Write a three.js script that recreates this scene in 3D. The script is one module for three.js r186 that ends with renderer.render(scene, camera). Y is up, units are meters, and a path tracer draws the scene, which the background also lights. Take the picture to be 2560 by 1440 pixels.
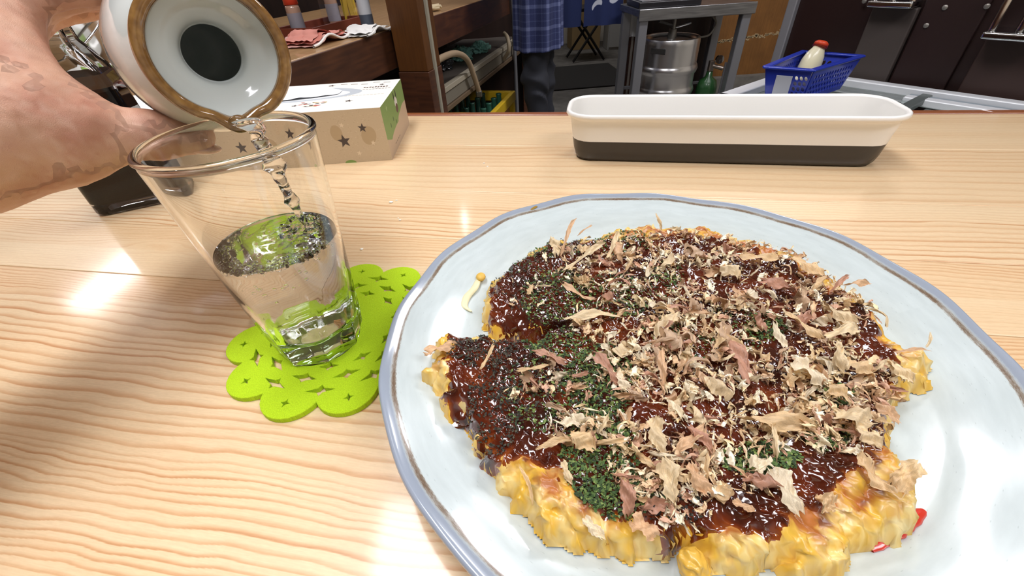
import * as THREE from 'three';
import { mergeGeometries, mergeVertices, toCreasedNormals } from 'three/addons/utils/BufferGeometryUtils.js';
import { RoundedBoxGeometry } from 'three/addons/geometries/RoundedBoxGeometry.js';
import { RectAreaLightUniformsLib } from 'three/addons/lights/RectAreaLightUniformsLib.js';
import { createNoise2D, createNoise3D } from 'simplex-noise';

// ------------------------------------------------------------------ camera, lights, exposure
RectAreaLightUniformsLib.init();
const scene = new THREE.Scene();
scene.background = new THREE.Color(0x050505);
const T = 0.78;            // counter height above the floor
const EYE = 0.165;         // lens height above the counter
const FOC = 1050, CX = 1280, CY = 720, VPX = 1370, VPY = 2040;
const camDown = new THREE.Vector3(VPX - CX, VPY - CY, FOC).normalize();          // x right, y down, z forward
const camFwd = new THREE.Vector3(0, 0, 1).addScaledVector(camDown, -camDown.z).normalize();
const camRt = new THREE.Vector3().crossVectors(camDown, camFwd);
const camera = new THREE.PerspectiveCamera(2 * Math.atan(720 / FOC) * 180 / Math.PI, 2560 / 1440, 0.01, 50);
camera.position.set(0, T + EYE, 0);
camera.quaternion.setFromRotationMatrix(new THREE.Matrix4().makeBasis(
  new THREE.Vector3(camRt.x, -camDown.x, -camFwd.x),
  new THREE.Vector3(-camRt.y, camDown.y, camFwd.y),
  new THREE.Vector3(-camRt.z, camDown.z, camFwd.z)));
scene.add(camera);
const renderer = new THREE.WebGLRenderer();
renderer.toneMapping = THREE.LinearToneMapping;
renderer.toneMappingExposure = 0.98;
renderer.shadowMap.enabled = true;
const CEIL = 2.35;
// ceiling lamps: [x, z, width, depth, radiance]
const LAMPS = [
  [-0.38, -0.20, 0.36, 1.2, 15.0],
  [-0.42, -2.75, 0.18, 0.8, 22.0],
  [1.35, -1.75, 1.2, 0.3, 30.0],
  [-2.85, -2.6, 0.2, 0.8, 20.0],
  [1.1, 0.55, 1.2, 0.35, 14.0],
  [0.75, -4.6, 1.2, 0.25, 11.0],
];

// ------------------------------------------------------------------ helpers
function dir(x, y) {                                   // pixel of the photograph -> direction (unit depth)
  const r = new THREE.Vector3((x - CX) / FOC, (y - CY) / FOC, 1);
  return new THREE.Vector3(r.dot(camRt), -r.dot(camDown), -r.dot(camFwd));
}
const V = (x, y, z) => new THREE.Vector3(x, y, z);
function onH(x, y, h = 0) { const d = dir(x, y); return d.multiplyScalar((h - EYE) / d.y).add(V(0, T + EYE, 0)); }
function atZ(x, y, z) { const d = dir(x, y); return d.multiplyScalar(z / d.z).add(V(0, T + EYE, 0)); }
function atD(x, y, t) { return dir(x, y).multiplyScalar(t).add(V(0, T + EYE, 0)); }
let seed = 12345;
function rnd() { seed |= 0; seed = seed + 0x6D2B79F5 | 0; let t = Math.imul(seed ^ seed >>> 15, 1 | seed); t = t + Math.imul(t ^ t >>> 7, 61 | t) ^ t; return ((t ^ t >>> 14) >>> 0) / 4294967296; }
const rr = (a, b) => a + (b - a) * rnd();
const n2 = createNoise2D(rnd), n3 = createNoise3D(rnd);
const fbm2 = (x, y, o = 4) => { let s = 0, a = 0.5, f = 1; for (let i = 0; i < o; i++) { s += a * n2(x * f, y * f); a *= 0.5; f *= 2.03; } return s; };
const clamp = (x, a = 0, b = 1) => Math.min(b, Math.max(a, x));
const sstep = (a, b, x) => { const t = clamp((x - a) / (b - a)); return t * t * (3 - 2 * t); };
const lerp = (a, b, t) => a + (b - a) * t;
const lin = (hex) => { const c = new THREE.Color(hex); return [c.r, c.g, c.b]; };
const mix3 = (a, b, t) => [lerp(a[0], b[0], t), lerp(a[1], b[1], t), lerp(a[2], b[2], t)];
const hex3 = (h) => [(h >> 16) & 255, (h >> 8) & 255, h & 255];
const taken = {};
function numbered(n) { const k = taken[n] = (taken[n] ?? -1) + 1; return k ? n + '_' + String(k).padStart(3, '0') : n; }
function shade(o) { o.castShadow = true; o.receiveShadow = true; return o; }
function thing(name, label, category, pos, rotY = 0, group) {
  const o = new THREE.Group(); o.name = numbered(name); scene.add(o);
  if (pos) o.position.copy(pos); o.rotation.y = rotY; o.userData = { label, category }; if (group) o.userData.group = group; return o;
}
function part(name, geo, mat, parent, pos, rot) {
  const m = shade(new THREE.Mesh(geo, mat)); m.name = name; parent.add(m);
  if (pos) m.position.set(...pos); if (rot) m.rotation.set(...rot); return m;
}
function solo(name, geo, mat, label, category, pos, group) {
  const m = shade(new THREE.Mesh(geo, mat)); m.name = numbered(name); scene.add(m);
  if (pos) m.position.copy(pos); m.userData = { label, category }; if (group) m.userData.group = group; return m;
}
function struct(name, geo, mat, pos, label) {
  const m = shade(new THREE.Mesh(geo, mat)); m.name = name; scene.add(m); if (pos) m.position.set(...pos);
  m.userData = { kind: 'structure', label, category: name.split('_')[0] }; return m;
}
const std = (color, roughness = 0.6, o = {}) => new THREE.MeshPhysicalMaterial({ color, roughness, ...o });
const box = (w, h, d, r = 0.002, s = 2) => new RoundedBoxGeometry(w, h, d, s, Math.min(r, w / 2.01, h / 2.01, d / 2.01));
function shifted(g, x, y, z, rx = 0, ry = 0, rz = 0) { const m = new THREE.Matrix4().makeRotationFromEuler(new THREE.Euler(rx, ry, rz)); m.setPosition(x, y, z); g.applyMatrix4(m); return g; }
function lathe(pts, seg = 48) { return new THREE.LatheGeometry(pts.map(p => new THREE.Vector2(p[0], p[1])), seg); }
function tube(points, r, seg = 32, rs = 10) { return new THREE.TubeGeometry(new THREE.CatmullRomCurve3(points), seg, r, rs); }
function rod(a, b, r, rs = 10) {
  const d = b.clone().sub(a), g = new THREE.CylinderGeometry(r, r, d.length(), rs);
  g.applyQuaternion(new THREE.Quaternion().setFromUnitVectors(V(0, 1, 0), d.clone().normalize()));
  const c = a.clone().add(b).multiplyScalar(0.5); g.translate(c.x, c.y, c.z); return g;
}
function dataTex(w, h, fn, srgb = true) {
  const a = new Uint8Array(w * h * 4);
  for (let j = 0; j < h; j++) for (let i = 0; i < w; i++) {
    const c = fn(i / w, j / h, i, j), k = (j * w + i) * 4;
    a[k] = clamp(c[0], 0, 255); a[k + 1] = clamp(c[1], 0, 255); a[k + 2] = clamp(c[2], 0, 255); a[k + 3] = 255;
  }
  const t = new THREE.DataTexture(a, w, h); t.wrapS = t.wrapT = THREE.RepeatWrapping;
  t.magFilter = THREE.LinearFilter; t.minFilter = THREE.LinearMipmapLinearFilter; t.generateMipmaps = true;
  if (srgb) t.colorSpace = THREE.SRGBColorSpace; t.needsUpdate = true; return t;
}
function uvPlanar(g, f) { const p = g.attributes.position, u = new Float32Array(p.count * 2); for (let i = 0; i < p.count; i++) { const q = f(p.getX(i), p.getY(i), p.getZ(i)); u[2 * i] = q[0]; u[2 * i + 1] = q[1]; } g.setAttribute('uv', new THREE.BufferAttribute(u, 2)); return g; }
function uvBox(g, s = 1) {                              // uv in metres, from the dominant normal
  const p = g.attributes.position, n = g.attributes.normal, u = new Float32Array(p.count * 2);
  for (let i = 0; i < p.count; i++) {
    const ax = Math.abs(n.getX(i)), ay = Math.abs(n.getY(i)), az = Math.abs(n.getZ(i));
    let a, b; if (ay >= ax && ay >= az) { a = p.getX(i); b = p.getZ(i); } else if (ax >= az) { a = p.getZ(i); b = p.getY(i); } else { a = p.getX(i); b = p.getY(i); }
    u[2 * i] = a * s; u[2 * i + 1] = b * s;
  }
  g.setAttribute('uv', new THREE.BufferAttribute(u, 2)); return g;
}
// naive surface nets over a signed distance function
function surfaceNets(sdf, mn, mx, cell) {
  const nx = Math.ceil((mx[0] - mn[0]) / cell) + 1, ny = Math.ceil((mx[1] - mn[1]) / cell) + 1, nz = Math.ceil((mx[2] - mn[2]) / cell) + 1;
  const f = new Float32Array(nx * ny * nz), id = (i, j, k) => (k * ny + j) * nx + i;
  for (let k = 0; k < nz; k++) for (let j = 0; j < ny; j++) for (let i = 0; i < nx; i++) f[id(i, j, k)] = sdf(mn[0] + i * cell, mn[1] + j * cell, mn[2] + k * cell);
  const vi = new Int32Array(nx * ny * nz).fill(-1), pos = [];
  for (let k = 0; k < nz - 1; k++) for (let j = 0; j < ny - 1; j++) for (let i = 0; i < nx - 1; i++) {
    let m = 0; const c = [];
    for (let q = 0; q < 8; q++) { const v = f[id(i + (q & 1), j + ((q >> 1) & 1), k + (q >> 2))]; c.push(v); if (v < 0) m |= 1 << q; }
    if (m === 0 || m === 255) continue;
    let x = 0, y = 0, z = 0, n = 0;
    for (const [a, b] of [[0, 1], [2, 3], [4, 5], [6, 7], [0, 2], [1, 3], [4, 6], [5, 7], [0, 4], [1, 5], [2, 6], [3, 7]]) {
      if ((c[a] < 0) === (c[b] < 0)) continue; const t = c[a] / (c[a] - c[b]);
      x += (a & 1) + t * ((b & 1) - (a & 1)); y += ((a >> 1) & 1) + t * (((b >> 1) & 1) - ((a >> 1) & 1)); z += (a >> 2) + t * ((b >> 2) - (a >> 2)); n++;
    }
    vi[id(i, j, k)] = pos.length / 3; pos.push(mn[0] + (i + x / n) * cell, mn[1] + (j + y / n) * cell, mn[2] + (k + z / n) * cell);
  }
  const idx = [];
  const quad = (a, b, c, d, flip) => { if (a < 0 || b < 0 || c < 0 || d < 0) return; if (flip) idx.push(a, c, b, a, d, c); else idx.push(a, b, c, a, c, d); };
  for (let k = 1; k < nz - 1; k++) for (let j = 1; j < ny - 1; j++) for (let i = 1; i < nx - 1; i++) {
    const s = f[id(i, j, k)] < 0;
    if (s !== f[id(i + 1, j, k)] < 0) quad(vi[id(i, j - 1, k - 1)], vi[id(i, j, k - 1)], vi[id(i, j, k)], vi[id(i, j - 1, k)], !s);
    if (s !== f[id(i, j + 1, k)] < 0) quad(vi[id(i - 1, j, k - 1)], vi[id(i - 1, j, k)], vi[id(i, j, k)], vi[id(i, j, k - 1)], !s);
    if (s !== f[id(i, j, k + 1)] < 0) quad(vi[id(i - 1, j - 1, k)], vi[id(i, j - 1, k)], vi[id(i, j, k)], vi[id(i - 1, j, k)], !s);
  }
  const g = new THREE.BufferGeometry(); g.setAttribute('position', new THREE.Float32BufferAttribute(pos, 3)); g.setIndex(idx);
  const nr = new Float32Array(pos.length), e = cell * 0.5;
  for (let i = 0; i < pos.length; i += 3) {
    const x = pos[i], y = pos[i + 1], z = pos[i + 2];
    const a = sdf(x + e, y, z) - sdf(x - e, y, z), b = sdf(x, y + e, z) - sdf(x, y - e, z), c = sdf(x, y, z + e) - sdf(x, y, z - e), l = Math.hypot(a, b, c) || 1;
    nr[i] = a / l; nr[i + 1] = b / l; nr[i + 2] = c / l;
  }
  g.setAttribute('normal', new THREE.BufferAttribute(nr, 3)); return g;
}
function capsule(a, b, ra, rb) {                        // tapered capsule distance
  const dx = b.x - a.x, dy = b.y - a.y, dz = b.z - a.z, L = dx * dx + dy * dy + dz * dz;
  return (x, y, z) => { const px = x - a.x, py = y - a.y, pz = z - a.z, t = clamp((px * dx + py * dy + pz * dz) / L); return Math.hypot(px - dx * t, py - dy * t, pz - dz * t) - lerp(ra, rb, t); };
}
const smin = (a, b, k) => { const h = Math.max(k - Math.abs(a - b), 0) / k; return Math.min(a, b) - h * h * k * 0.25; };
function polySD(poly) {                                 // signed distance to polygon, positive inside
  const n = poly.length;
  return (x, z) => {
    let d = 1e9, s = false;
    for (let i = 0, j = n - 1; i < n; j = i++) {
      const [ax, az] = poly[i], [bx, bz] = poly[j], ex = bx - ax, ez = bz - az, wx = x - ax, wz = z - az, t = clamp((wx * ex + wz * ez) / (ex * ex + ez * ez));
      const qx = wx - ex * t, qz = wz - ez * t; d = Math.min(d, qx * qx + qz * qz);
      if ((az > z) !== (bz > z) && x < (bx - ax) * (z - az) / (bz - az) + ax) s = !s;
    }
    return Math.sqrt(d) * (s ? 1 : -1);
  };
}
function gridGeo(nu, nv, fn, closedU = false) {         // fn(i,j) -> [x,y,z]
  const pos = [], uv = [], idx = [];
  for (let j = 0; j <= nv; j++) for (let i = 0; i <= nu; i++) { const p = fn(i / nu, j / nv); pos.push(...p); uv.push(i / nu, j / nv); }
  for (let j = 0; j < nv; j++) for (let i = 0; i < nu; i++) { const a = j * (nu + 1) + i, b = a + 1, c = a + nu + 1, d = c + 1; idx.push(a, b, d, a, d, c); }
  const g = new THREE.BufferGeometry(); g.setAttribute('position', new THREE.Float32BufferAttribute(pos, 3)); g.setAttribute('uv', new THREE.Float32BufferAttribute(uv, 2)); g.setIndex(idx); g.computeVertexNormals();
  if (closedU) { const n = g.attributes.normal; for (let j = 0; j <= nv; j++) { const a = j * (nu + 1), b = a + nu; const x = n.getX(a) + n.getX(b), y = n.getY(a) + n.getY(b), z = n.getZ(a) + n.getZ(b), l = Math.hypot(x, y, z) || 1; n.setXYZ(a, x / l, y / l, z / l); n.setXYZ(b, x / l, y / l, z / l); } }
  return g;
}

// ------------------------------------------------------------------ shared materials
const EDGE = V(0.9775, 0, 0.2108), NRM = V(-0.2108, 0, 0.9775), ORG = V(0, T, -0.572);   // counter frame: along, towards the guest, far edge
const TURN = -Math.atan2(0.2108, 0.9775);
const JOINTS = [0, 0.108, 0.2225, 0.302, 0.3685, 0.66];
const U0 = -0.5, U1 = 0.85, VV = 0.62;
const woodMap = (() => {
  const pale = [236, 211, 172], mid = [226, 190, 145], dark = [190, 128, 78], W = 1536, Hh = 2048;
  // [from, ring spacing, line strength, warmth] along the counter's depth
  const tab = [[-1, .0075, .30, .30], [.03, .0060, .22, .1], [.108, .0095, .45, .35], [.165, .011, .35, .15], [.2225, .0038, .35, .0], [.25, .0056, .85, .1], [.302, .0040, .60, .45], [.338, .0030, .22, .05], [.3685, .0031, .85, .75], [.396, .0064, .95, .15], [.492, .0035, 1.0, .05], [2, .0035, 1, .05]];
  const at = (v, j) => { let k = 0; while (k < tab.length - 2 && v >= tab[k + 1][0]) k++; return tab[k][j]; };
  const NS = 6000, S0 = -0.1, DS = 0.9 / NS, phi = new Float64Array(NS + 1);
  for (let i = 1; i <= NS; i++) { const v = S0 + i * DS; phi[i] = phi[i - 1] + DS / (at(v, 1) * (1 + 0.38 * n2(v * 45, 7.7))); }
  const ringPhase = (s) => { const q = clamp((s - S0) / DS, 0, NS - 1), i = Math.floor(q); return lerp(phi[i], phi[i + 1], q - i); };
  return dataTex(W, Hh, (a, b) => {
    const u = lerp(U0, U1, a), v = b * VV; let k = 0; while (k < 4 && v > JOINTS[k + 1]) k++;
    const o = k * 17.3;
    let s = v + 0.0065 * n2(u * 2.0 + o, v * 3) + 0.0016 * n2(u * 9 + o, v * 16) + 0.0006 * n2(u * 34, v * 50 + o);
    if (k === 3) { const du = (u + 0.215) / 0.060, dv = (v - 0.326) / 0.012; s += 0.014 * Math.exp(-(du * du + dv * dv)); }
    const ph = ringPhase(s), id = Math.floor(ph), fr = ph - id;
    const wob = 0.5 + 0.5 * n2(id * 3.71 + o, 0.3), str = at(v, 2) * (0.30 + 0.85 * wob), wid = 0.34 + 0.3 * (0.5 + 0.5 * n2(id * 5.3, 8.1));
    const line = Math.pow(sstep(1 - wid - 0.12, 0.93, fr), 1.3) * (1 - sstep(0.95, 1.0, fr));
    const broad = 0.5 + 0.5 * fbm2(v * 30 + o, u * 0.7, 3);
    let c = mix3(pale, mid, clamp(broad * 0.55 + at(v, 3) * 0.75));
    c = mix3(c, dark, clamp(line * str * (0.85 + 0.3 * n2(u * 7, v * 60))) * 0.80);
    const fine = 4 * n2(u * 30, v * 1500) + 3 * n2(u * 140, v * 800) + 4 * (rnd() - 0.5);
    return [c[0] + fine, c[1] + fine, c[2] + fine];
  });
})();
const woodTop = std(0xffffff, 0.36, { map: woodMap, clearcoat: 0.7, clearcoatRoughness: 0.10 });
const brownWoodMap = dataTex(512, 512, (a, b) => { const g = 0.5 + 0.5 * fbm2(a * 4, b * 60, 4), h = fbm2(a * 5, b * 5, 3); return mix3([58, 32, 20], [104, 62, 36], clamp(g * 0.8 + h * 0.35)); });
const brownWood = std(0xffffff, 0.45, { map: brownWoodMap, clearcoat: 0.25, clearcoatRoughness: 0.3 });
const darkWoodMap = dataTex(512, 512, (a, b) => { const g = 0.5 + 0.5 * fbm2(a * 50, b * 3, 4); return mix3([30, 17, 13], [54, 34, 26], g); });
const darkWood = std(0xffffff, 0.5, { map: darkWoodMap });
const tanWoodMap = dataTex(512, 512, (a, b) => { const g = 0.5 + 0.5 * fbm2(a * 3, b * 40, 4); return mix3([186, 150, 106], [150, 112, 72], g); });
const tanWood = std(0xffffff, 0.4, { map: tanWoodMap, clearcoat: 0.3 });
const wallMap = dataTex(1024, 512, (a, b) => { const g = 0.5 + 0.5 * fbm2(a * 120, b * 4, 4), h = fbm2(a * 6, b * 6, 3); return mix3([132, 88, 40], [100, 64, 26], clamp(g * 0.8 + 0.4 * h)); });
const steelMap = dataTex(512, 512, (a, b) => { const g = 150 + 26 * fbm2(a * 3, b * 3, 3) + 12 * fbm2(a * 6, b * 150, 3); return [g, g, g * 1.01]; });
const steel = std(0xffffff, 0.32, { map: steelMap, metalness: 0.9 });
const steelDull = std(0x8d8e93, 0.42, { metalness: 0.65 });
const chrome = std(0xd5d6d8, 0.12, { metalness: 1.0 });
const concreteMap = dataTex(512, 512, (a, b) => { const g = 0.5 + 0.5 * fbm2(a * 8, b * 8, 5); return mix3([92, 88, 82], [126, 122, 114], g); });
const concrete = std(0xffffff, 0.85, { map: concreteMap });
const black = std(0x14110f, 0.6);
const glassMat = (o = {}) => new THREE.MeshPhysicalMaterial({ color: 0xffffff, roughness: 0.0, transmission: 1, thickness: 0.01, ior: 1.5, ...o });

// ------------------------------------------------------------------ room shell
const XL = -3.3, XR = 3.3, ZB = -3.2, ZF = 1.9, ZBB = -6.3;
const plaster = std(0xd6cfc0, 0.9), ceilMat = std(0xdedad0, 0.9);
const wallBrown = std(0xffffff, 0.5, { map: wallMap });
struct('floor', uvBox(new THREE.BoxGeometry(XR - XL, 0.1, ZF - ZBB)), concrete, [0, -0.05, (ZF + ZBB) / 2], 'worn grey concrete floor of the kitchen');
struct('ceiling', new THREE.BoxGeometry(XR - XL, 0.1, ZF - ZBB), ceilMat, [0, CEIL + 0.05, (ZF + ZBB) / 2], 'plain pale ceiling');
struct('wall_left', new THREE.BoxGeometry(0.1, CEIL, ZF - ZBB), darkWood, [XL - 0.05, CEIL / 2, (ZF + ZBB) / 2], 'dark timber wall behind the side counter');
struct('wall_right', new THREE.BoxGeometry(0.1, CEIL, ZF - ZBB), plaster, [XR + 0.05, CEIL / 2, (ZF + ZBB) / 2], 'plain plaster side wall');
struct('wall_front', new THREE.BoxGeometry(XR - XL, CEIL, 0.1), plaster, [0, CEIL / 2, ZF + 0.05], 'plaster wall behind the guest seats');
struct('wall_far', new THREE.BoxGeometry(XR - XL, CEIL, 0.1), plaster, [0, CEIL / 2, ZBB + 0.05], 'plain plaster rear wall of the back room');
const DX0 = 0.22, DX1 = 0.86, DH = 1.95;
{
  const w = struct('wall_back', uvBox(mergeGeometries([
    new THREE.BoxGeometry(XR - DX1, CEIL, 0.1).translate((XR + DX1) / 2, CEIL / 2, ZB - 0.05),
    new THREE.BoxGeometry(DX1 - DX0, CEIL - DH, 0.1).translate((DX0 + DX1) / 2, (CEIL + DH) / 2, ZB - 0.05)])), wallBrown, null, 'ochre brown wood panelled kitchen wall with a scraped pale line');
  // scraped line where the veneer has been rubbed away
  const sc = []; for (let i = 0; i < 150; i++) { const q = rnd(), x = 1.48 + q * 0.72; sc.push(shifted(box(rr(0.006, 0.03), rr(0.003, 0.010), 0.002, 0.0008, 1), x, T - 0.375 + 0.05 * q + rr(-0.016, 0.016) * rnd() + 0.006 * n2(x * 9, 3), ZB + 0.0005, 0, 0, rr(-0.5, 0.5))); }
  const s = part('scraped_line', mergeGeometries(sc), std(0xa08a66, 0.8), w); s.userData.label = 'pale scraped band across the wall';
}
struct('wall_rear', new THREE.BoxGeometry(DX0 - XL, CEIL, 0.1), darkWood, [(DX0 + XL) / 2, CEIL / 2, ZB - 0.05], 'timber wall beyond the side counter, coloured dark for the shade there');  // dark wood colour stands in for the shade beyond the counter
struct('trim_1', uvBox(new THREE.BoxGeometry(XR - DX1 - 0.06, 0.19, 0.06)), concrete, [(XR + DX1 + 0.06) / 2, 0.095, ZB + 0.03], 'rough grey concrete plinth at the foot of the brown wall');
{
  const g = struct('trim_2', uvBox(mergeGeometries([shifted(box(0.075, DH, 0.14, 0.004), DX1 + 0.037, DH / 2, ZB + 0.02), shifted(box(0.05, DH, 0.14, 0.004), DX0 - 0.025, DH / 2, ZB + 0.02), shifted(box(DX1 - DX0 + 0.2, 0.07, 0.14, 0.004), (DX0 + DX1) / 2, DH + 0.035, ZB + 0.02)])), brownWood, null, 'brown wooden frame around the doorway');
  part('door_seal', box(0.012, DH, 0.02, 0.003), std(0x8d857b, 0.6), g, [DX1 + 0.03, DH / 2, ZB + 0.098]);
}
LAMPS.forEach(([x, z, w, d, L], i) => {
  const where = ['over the guest counter', 'over the kitchen aisle by the wooden post', 'over the sliding glass case', 'over the side counter', 'over the guest seats', 'in the back room'][i];
  const o = thing('ceiling_lamp', 'long white fluorescent ceiling lamp ' + where, 'lamp', V(x, CEIL, z));
  part('housing', box(w + 0.06, 0.05, d + 0.06, 0.006), std(0xd8d8d6, 0.5), o, [0, -0.025, 0]);
  part('diffuser', box(w, 0.012, d, 0.003), std(0xffffff, 0.6, { emissive: 0xfbfaff, emissiveIntensity: 3.0 }), o, [0, -0.056, 0]);
  const l = new THREE.RectAreaLight(0xfbfaff, L, w, d); l.position.set(0, -0.066, 0); l.rotation.x = -Math.PI / 2; l.castShadow = true; o.add(l); l.name = 'lamp_light';
});

// ------------------------------------------------------------------ guest counter
{
  const c = thing('bar_counter', 'pale pine guest counter with glossy lacquered boards and brown edge strip', 'counter', ORG, TURN);
  for (let k = 0; k < 5; k++) {
    const a = JOINTS[k] + (k ? 0.0002 : 0), b = JOINTS[k + 1] - 0.0002;
    const g = box(2.5, 0.034, b - a, 0.0006, 1); g.translate(0.05, -0.017, (a + b) / 2);
    uvPlanar(g, (x, y, z) => [(x - U0) / (U1 - U0), z / VV]);
    part('plank', g, woodTop, c);
  }
  part('edge_strip', uvBox(box(2.5, 0.04, 0.012, 0.003)), std(0x8a4f2c, 0.4, { clearcoat: 0.4 }), c, [0.05, -0.0185, -0.0065]);
  part('apron_panel', uvBox(box(2.4, 0.7, 0.03, 0.003)), brownWood, c, [0.05, -0.39, 0.05]);
  part('bottom_shelf', uvBox(box(2.4, 0.03, 0.28, 0.003)), darkWood, c, [0.05, -0.74, 0.2]);
}
// side counter running away from the guest on the left
const ARM = V(-0.47, T, -1.1), ARMD = V(0.295, 0, -0.955).normalize(), ARMT = Math.atan2(0.955, 0.295);
{
  const c = thing('side_counter', 'long brown side counter with tan top and deep wooden fascia', 'counter', ARM, ARMT);
  const top = uvBox(box(2.35, 0.03, 0.80, 0.004)); part('worktop', top, tanWood, c, [0.76, -0.015, -0.402]);
  part('fascia', uvBox(box(2.35, 0.108, 0.025, 0.003)), brownWood, c, [0.76, -0.056, -0.0125]);
  part('inner_panel', uvBox(box(2.3, 0.74, 0.02, 0.003)), darkWood, c, [0.74, -0.39, -0.42]);
  const sh = part('shelf_board', uvBox(box(1.5, 0.018, 0.36, 0.003)), std(0x4d463f, 0.6), c, [1.42, -0.268, -0.2]);
  part('shelf_rail', box(1.5, 0.022, 0.03, 0.003), std(0xa9a08d, 0.5), c, [1.42, -0.266, -0.012]);
  part('shelf_front', uvBox(box(1.5, 0.05, 0.02, 0.003)), std(0x7d7668, 0.6), c, [1.42, -0.305, -0.014]);
  part('lower_rail', box(1.5, 0.02, 0.03, 0.003), std(0x6d5a44, 0.6), c, [1.42, -0.342, -0.012]);
}
// wooden post
{
  const p = ARM.clone().addScaledVector(ARMD, 0.52).add(V(0.955 * 0.062, 0, 0.295 * 0.062));
  const o = thing('wooden_post', 'square brown wooden post with dark stained foot and pale corner strip', 'post', V(p.x, 0, p.z), ARMT);
  part('shaft', uvBox(box(0.105, CEIL - T + 0.12, 0.105, 0.003)), std(0xc4b4a0, 0.5, { map: wallMap }), o, [0, (CEIL + T - 0.12) / 2, 0]);
  part('lower_cladding', uvBox(box(0.110, T - 0.12, 0.110, 0.003)), brownWood, o, [0, (T - 0.12) / 2, 0]);
  part('corner_strip', box(0.012, CEIL - 0.42, 0.012, 0.003), std(0x9a9482, 0.5), o, [-0.003, 0.42 + (CEIL - 0.42) / 2, 0.056]);
}

// ------------------------------------------------------------------ plate
const PC = V(0.0745, T, -0.1475), PR = 0.1365;
const plateProf = [[0, 0.0062], [0.03, 0.0062], [0.06, 0.0064], [0.085, 0.0070], [0.098, 0.0082], [0.106, 0.0104], [0.1125, 0.0136], [0.119, 0.0164], [0.126, 0.0186], [0.1315, 0.0206], [0.1345, 0.0222], [0.1362, 0.0228], [0.1374, 0.0222], [0.1376, 0.0208], [0.1362, 0.0190], [0.130, 0.0156], [0.118, 0.0112], [0.105, 0.0066], [0.092, 0.0034], [0.080, 0.0026], [0.079, 0.0002], [0.073, 0.0002], [0.072, 0.0028], [0.04, 0.003], [0, 0.003]];
function plateH(r) { for (let i = 0; i < 11; i++) if (r <= plateProf[i + 1][0]) return lerp(plateProf[i][1], plateProf[i + 1][1], (r - plateProf[i][0]) / (plateProf[i + 1][0] - plateProf[i][0])); return 0.0228; }
{
  const curve = new THREE.SplineCurve(plateProf.map(p => new THREE.Vector2(...p)));
  const NV = 120, pts = curve.getPoints(NV), NU = 288;
  const g = gridGeo(NU, NV, (a, b) => {
    const p = pts[Math.round(b * NV)], th = a * Math.PI * 2, w = sstep(0.09, 0.136, p.x);
    const fac = 0.0065 * Math.cos(th * 15 + 1.2 * Math.sin(th * 2)) * 0.35 + 0.006 * Math.cos(th * 3 + 0.7) * 0.35 + 0.004 * Math.cos(th * 7 + 2.0) * 0.25;
    const r = p.x * (1 + w * fac), wy = w * 0.0011 * (Math.sin(th * 15 + 0.6) * 0.5 + Math.sin(th * 4));
    return [r * Math.cos(th), Math.max(0, p.y) + wy, -r * Math.sin(th)];
  }, true);
  const glaze = dataTex(1024, 1024, (a, b) => {
    const p = curve.getPoint(b), r = p.x, top = b < 0.47, wob = 0.0009 * fbm2(a * 14, 3, 3) + 0.00035 * n2(a * 900, b * 300);
    const rv = r + wob; let c = [196, 207, 207]; const sp = fbm2(a * 30, b * 30, 4); c = c.map(q => q + sp * 7);
    if (n2(a * 420, b * 260) > 0.91) c = c.map(q => q - 26);
    const edge = b > 0.40 && b < 0.60;
    if (top && rv > 0.1300) { const k = sstep(0.1304, 0.1312, rv) * (1 - sstep(0.1318, 0.1332, rv)); c = mix3(c, [112, 92, 74], clamp(k * (0.8 + 0.5 * fbm2(a * 30, 7, 3) + 0.35 * n2(a * 1100, b * 400)))); c = mix3(c, [150, 160, 174], sstep(0.1322, 0.1336, rv)); }
    if (!top && b < 0.62) { c = mix3([150, 160, 174], [112, 92, 70], sstep(0.53, 0.58, b + wob * 14)); }
    if (!top && b >= 0.62) c = [196, 200, 198];
    return c;
  });
  const m = std(0xffffff, 0.22, { map: glaze, clearcoat: 0.7, clearcoatRoughness: 0.06 });
  const o = thing('plate', 'round pale celadon ceramic plate with wavy blue-grey and brown rim', 'plate', PC); part('dish', g, m, o);
  { const q = onH(1326, 533, 0.0185).sub(PC), s = part('sauce_smear', new THREE.SphereGeometry(1, 16, 8).scale(0.0058, 0.0004, 0.0022), std(0x9a7a30, 0.2, { clearcoat: 1 }), o, [q.x, plateH(Math.hypot(q.x, q.z)) + 0.0001, q.z], [0.2, 0.35, 0]); s.userData.label = 'small brown sauce smear near the rim'; }
}

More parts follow.
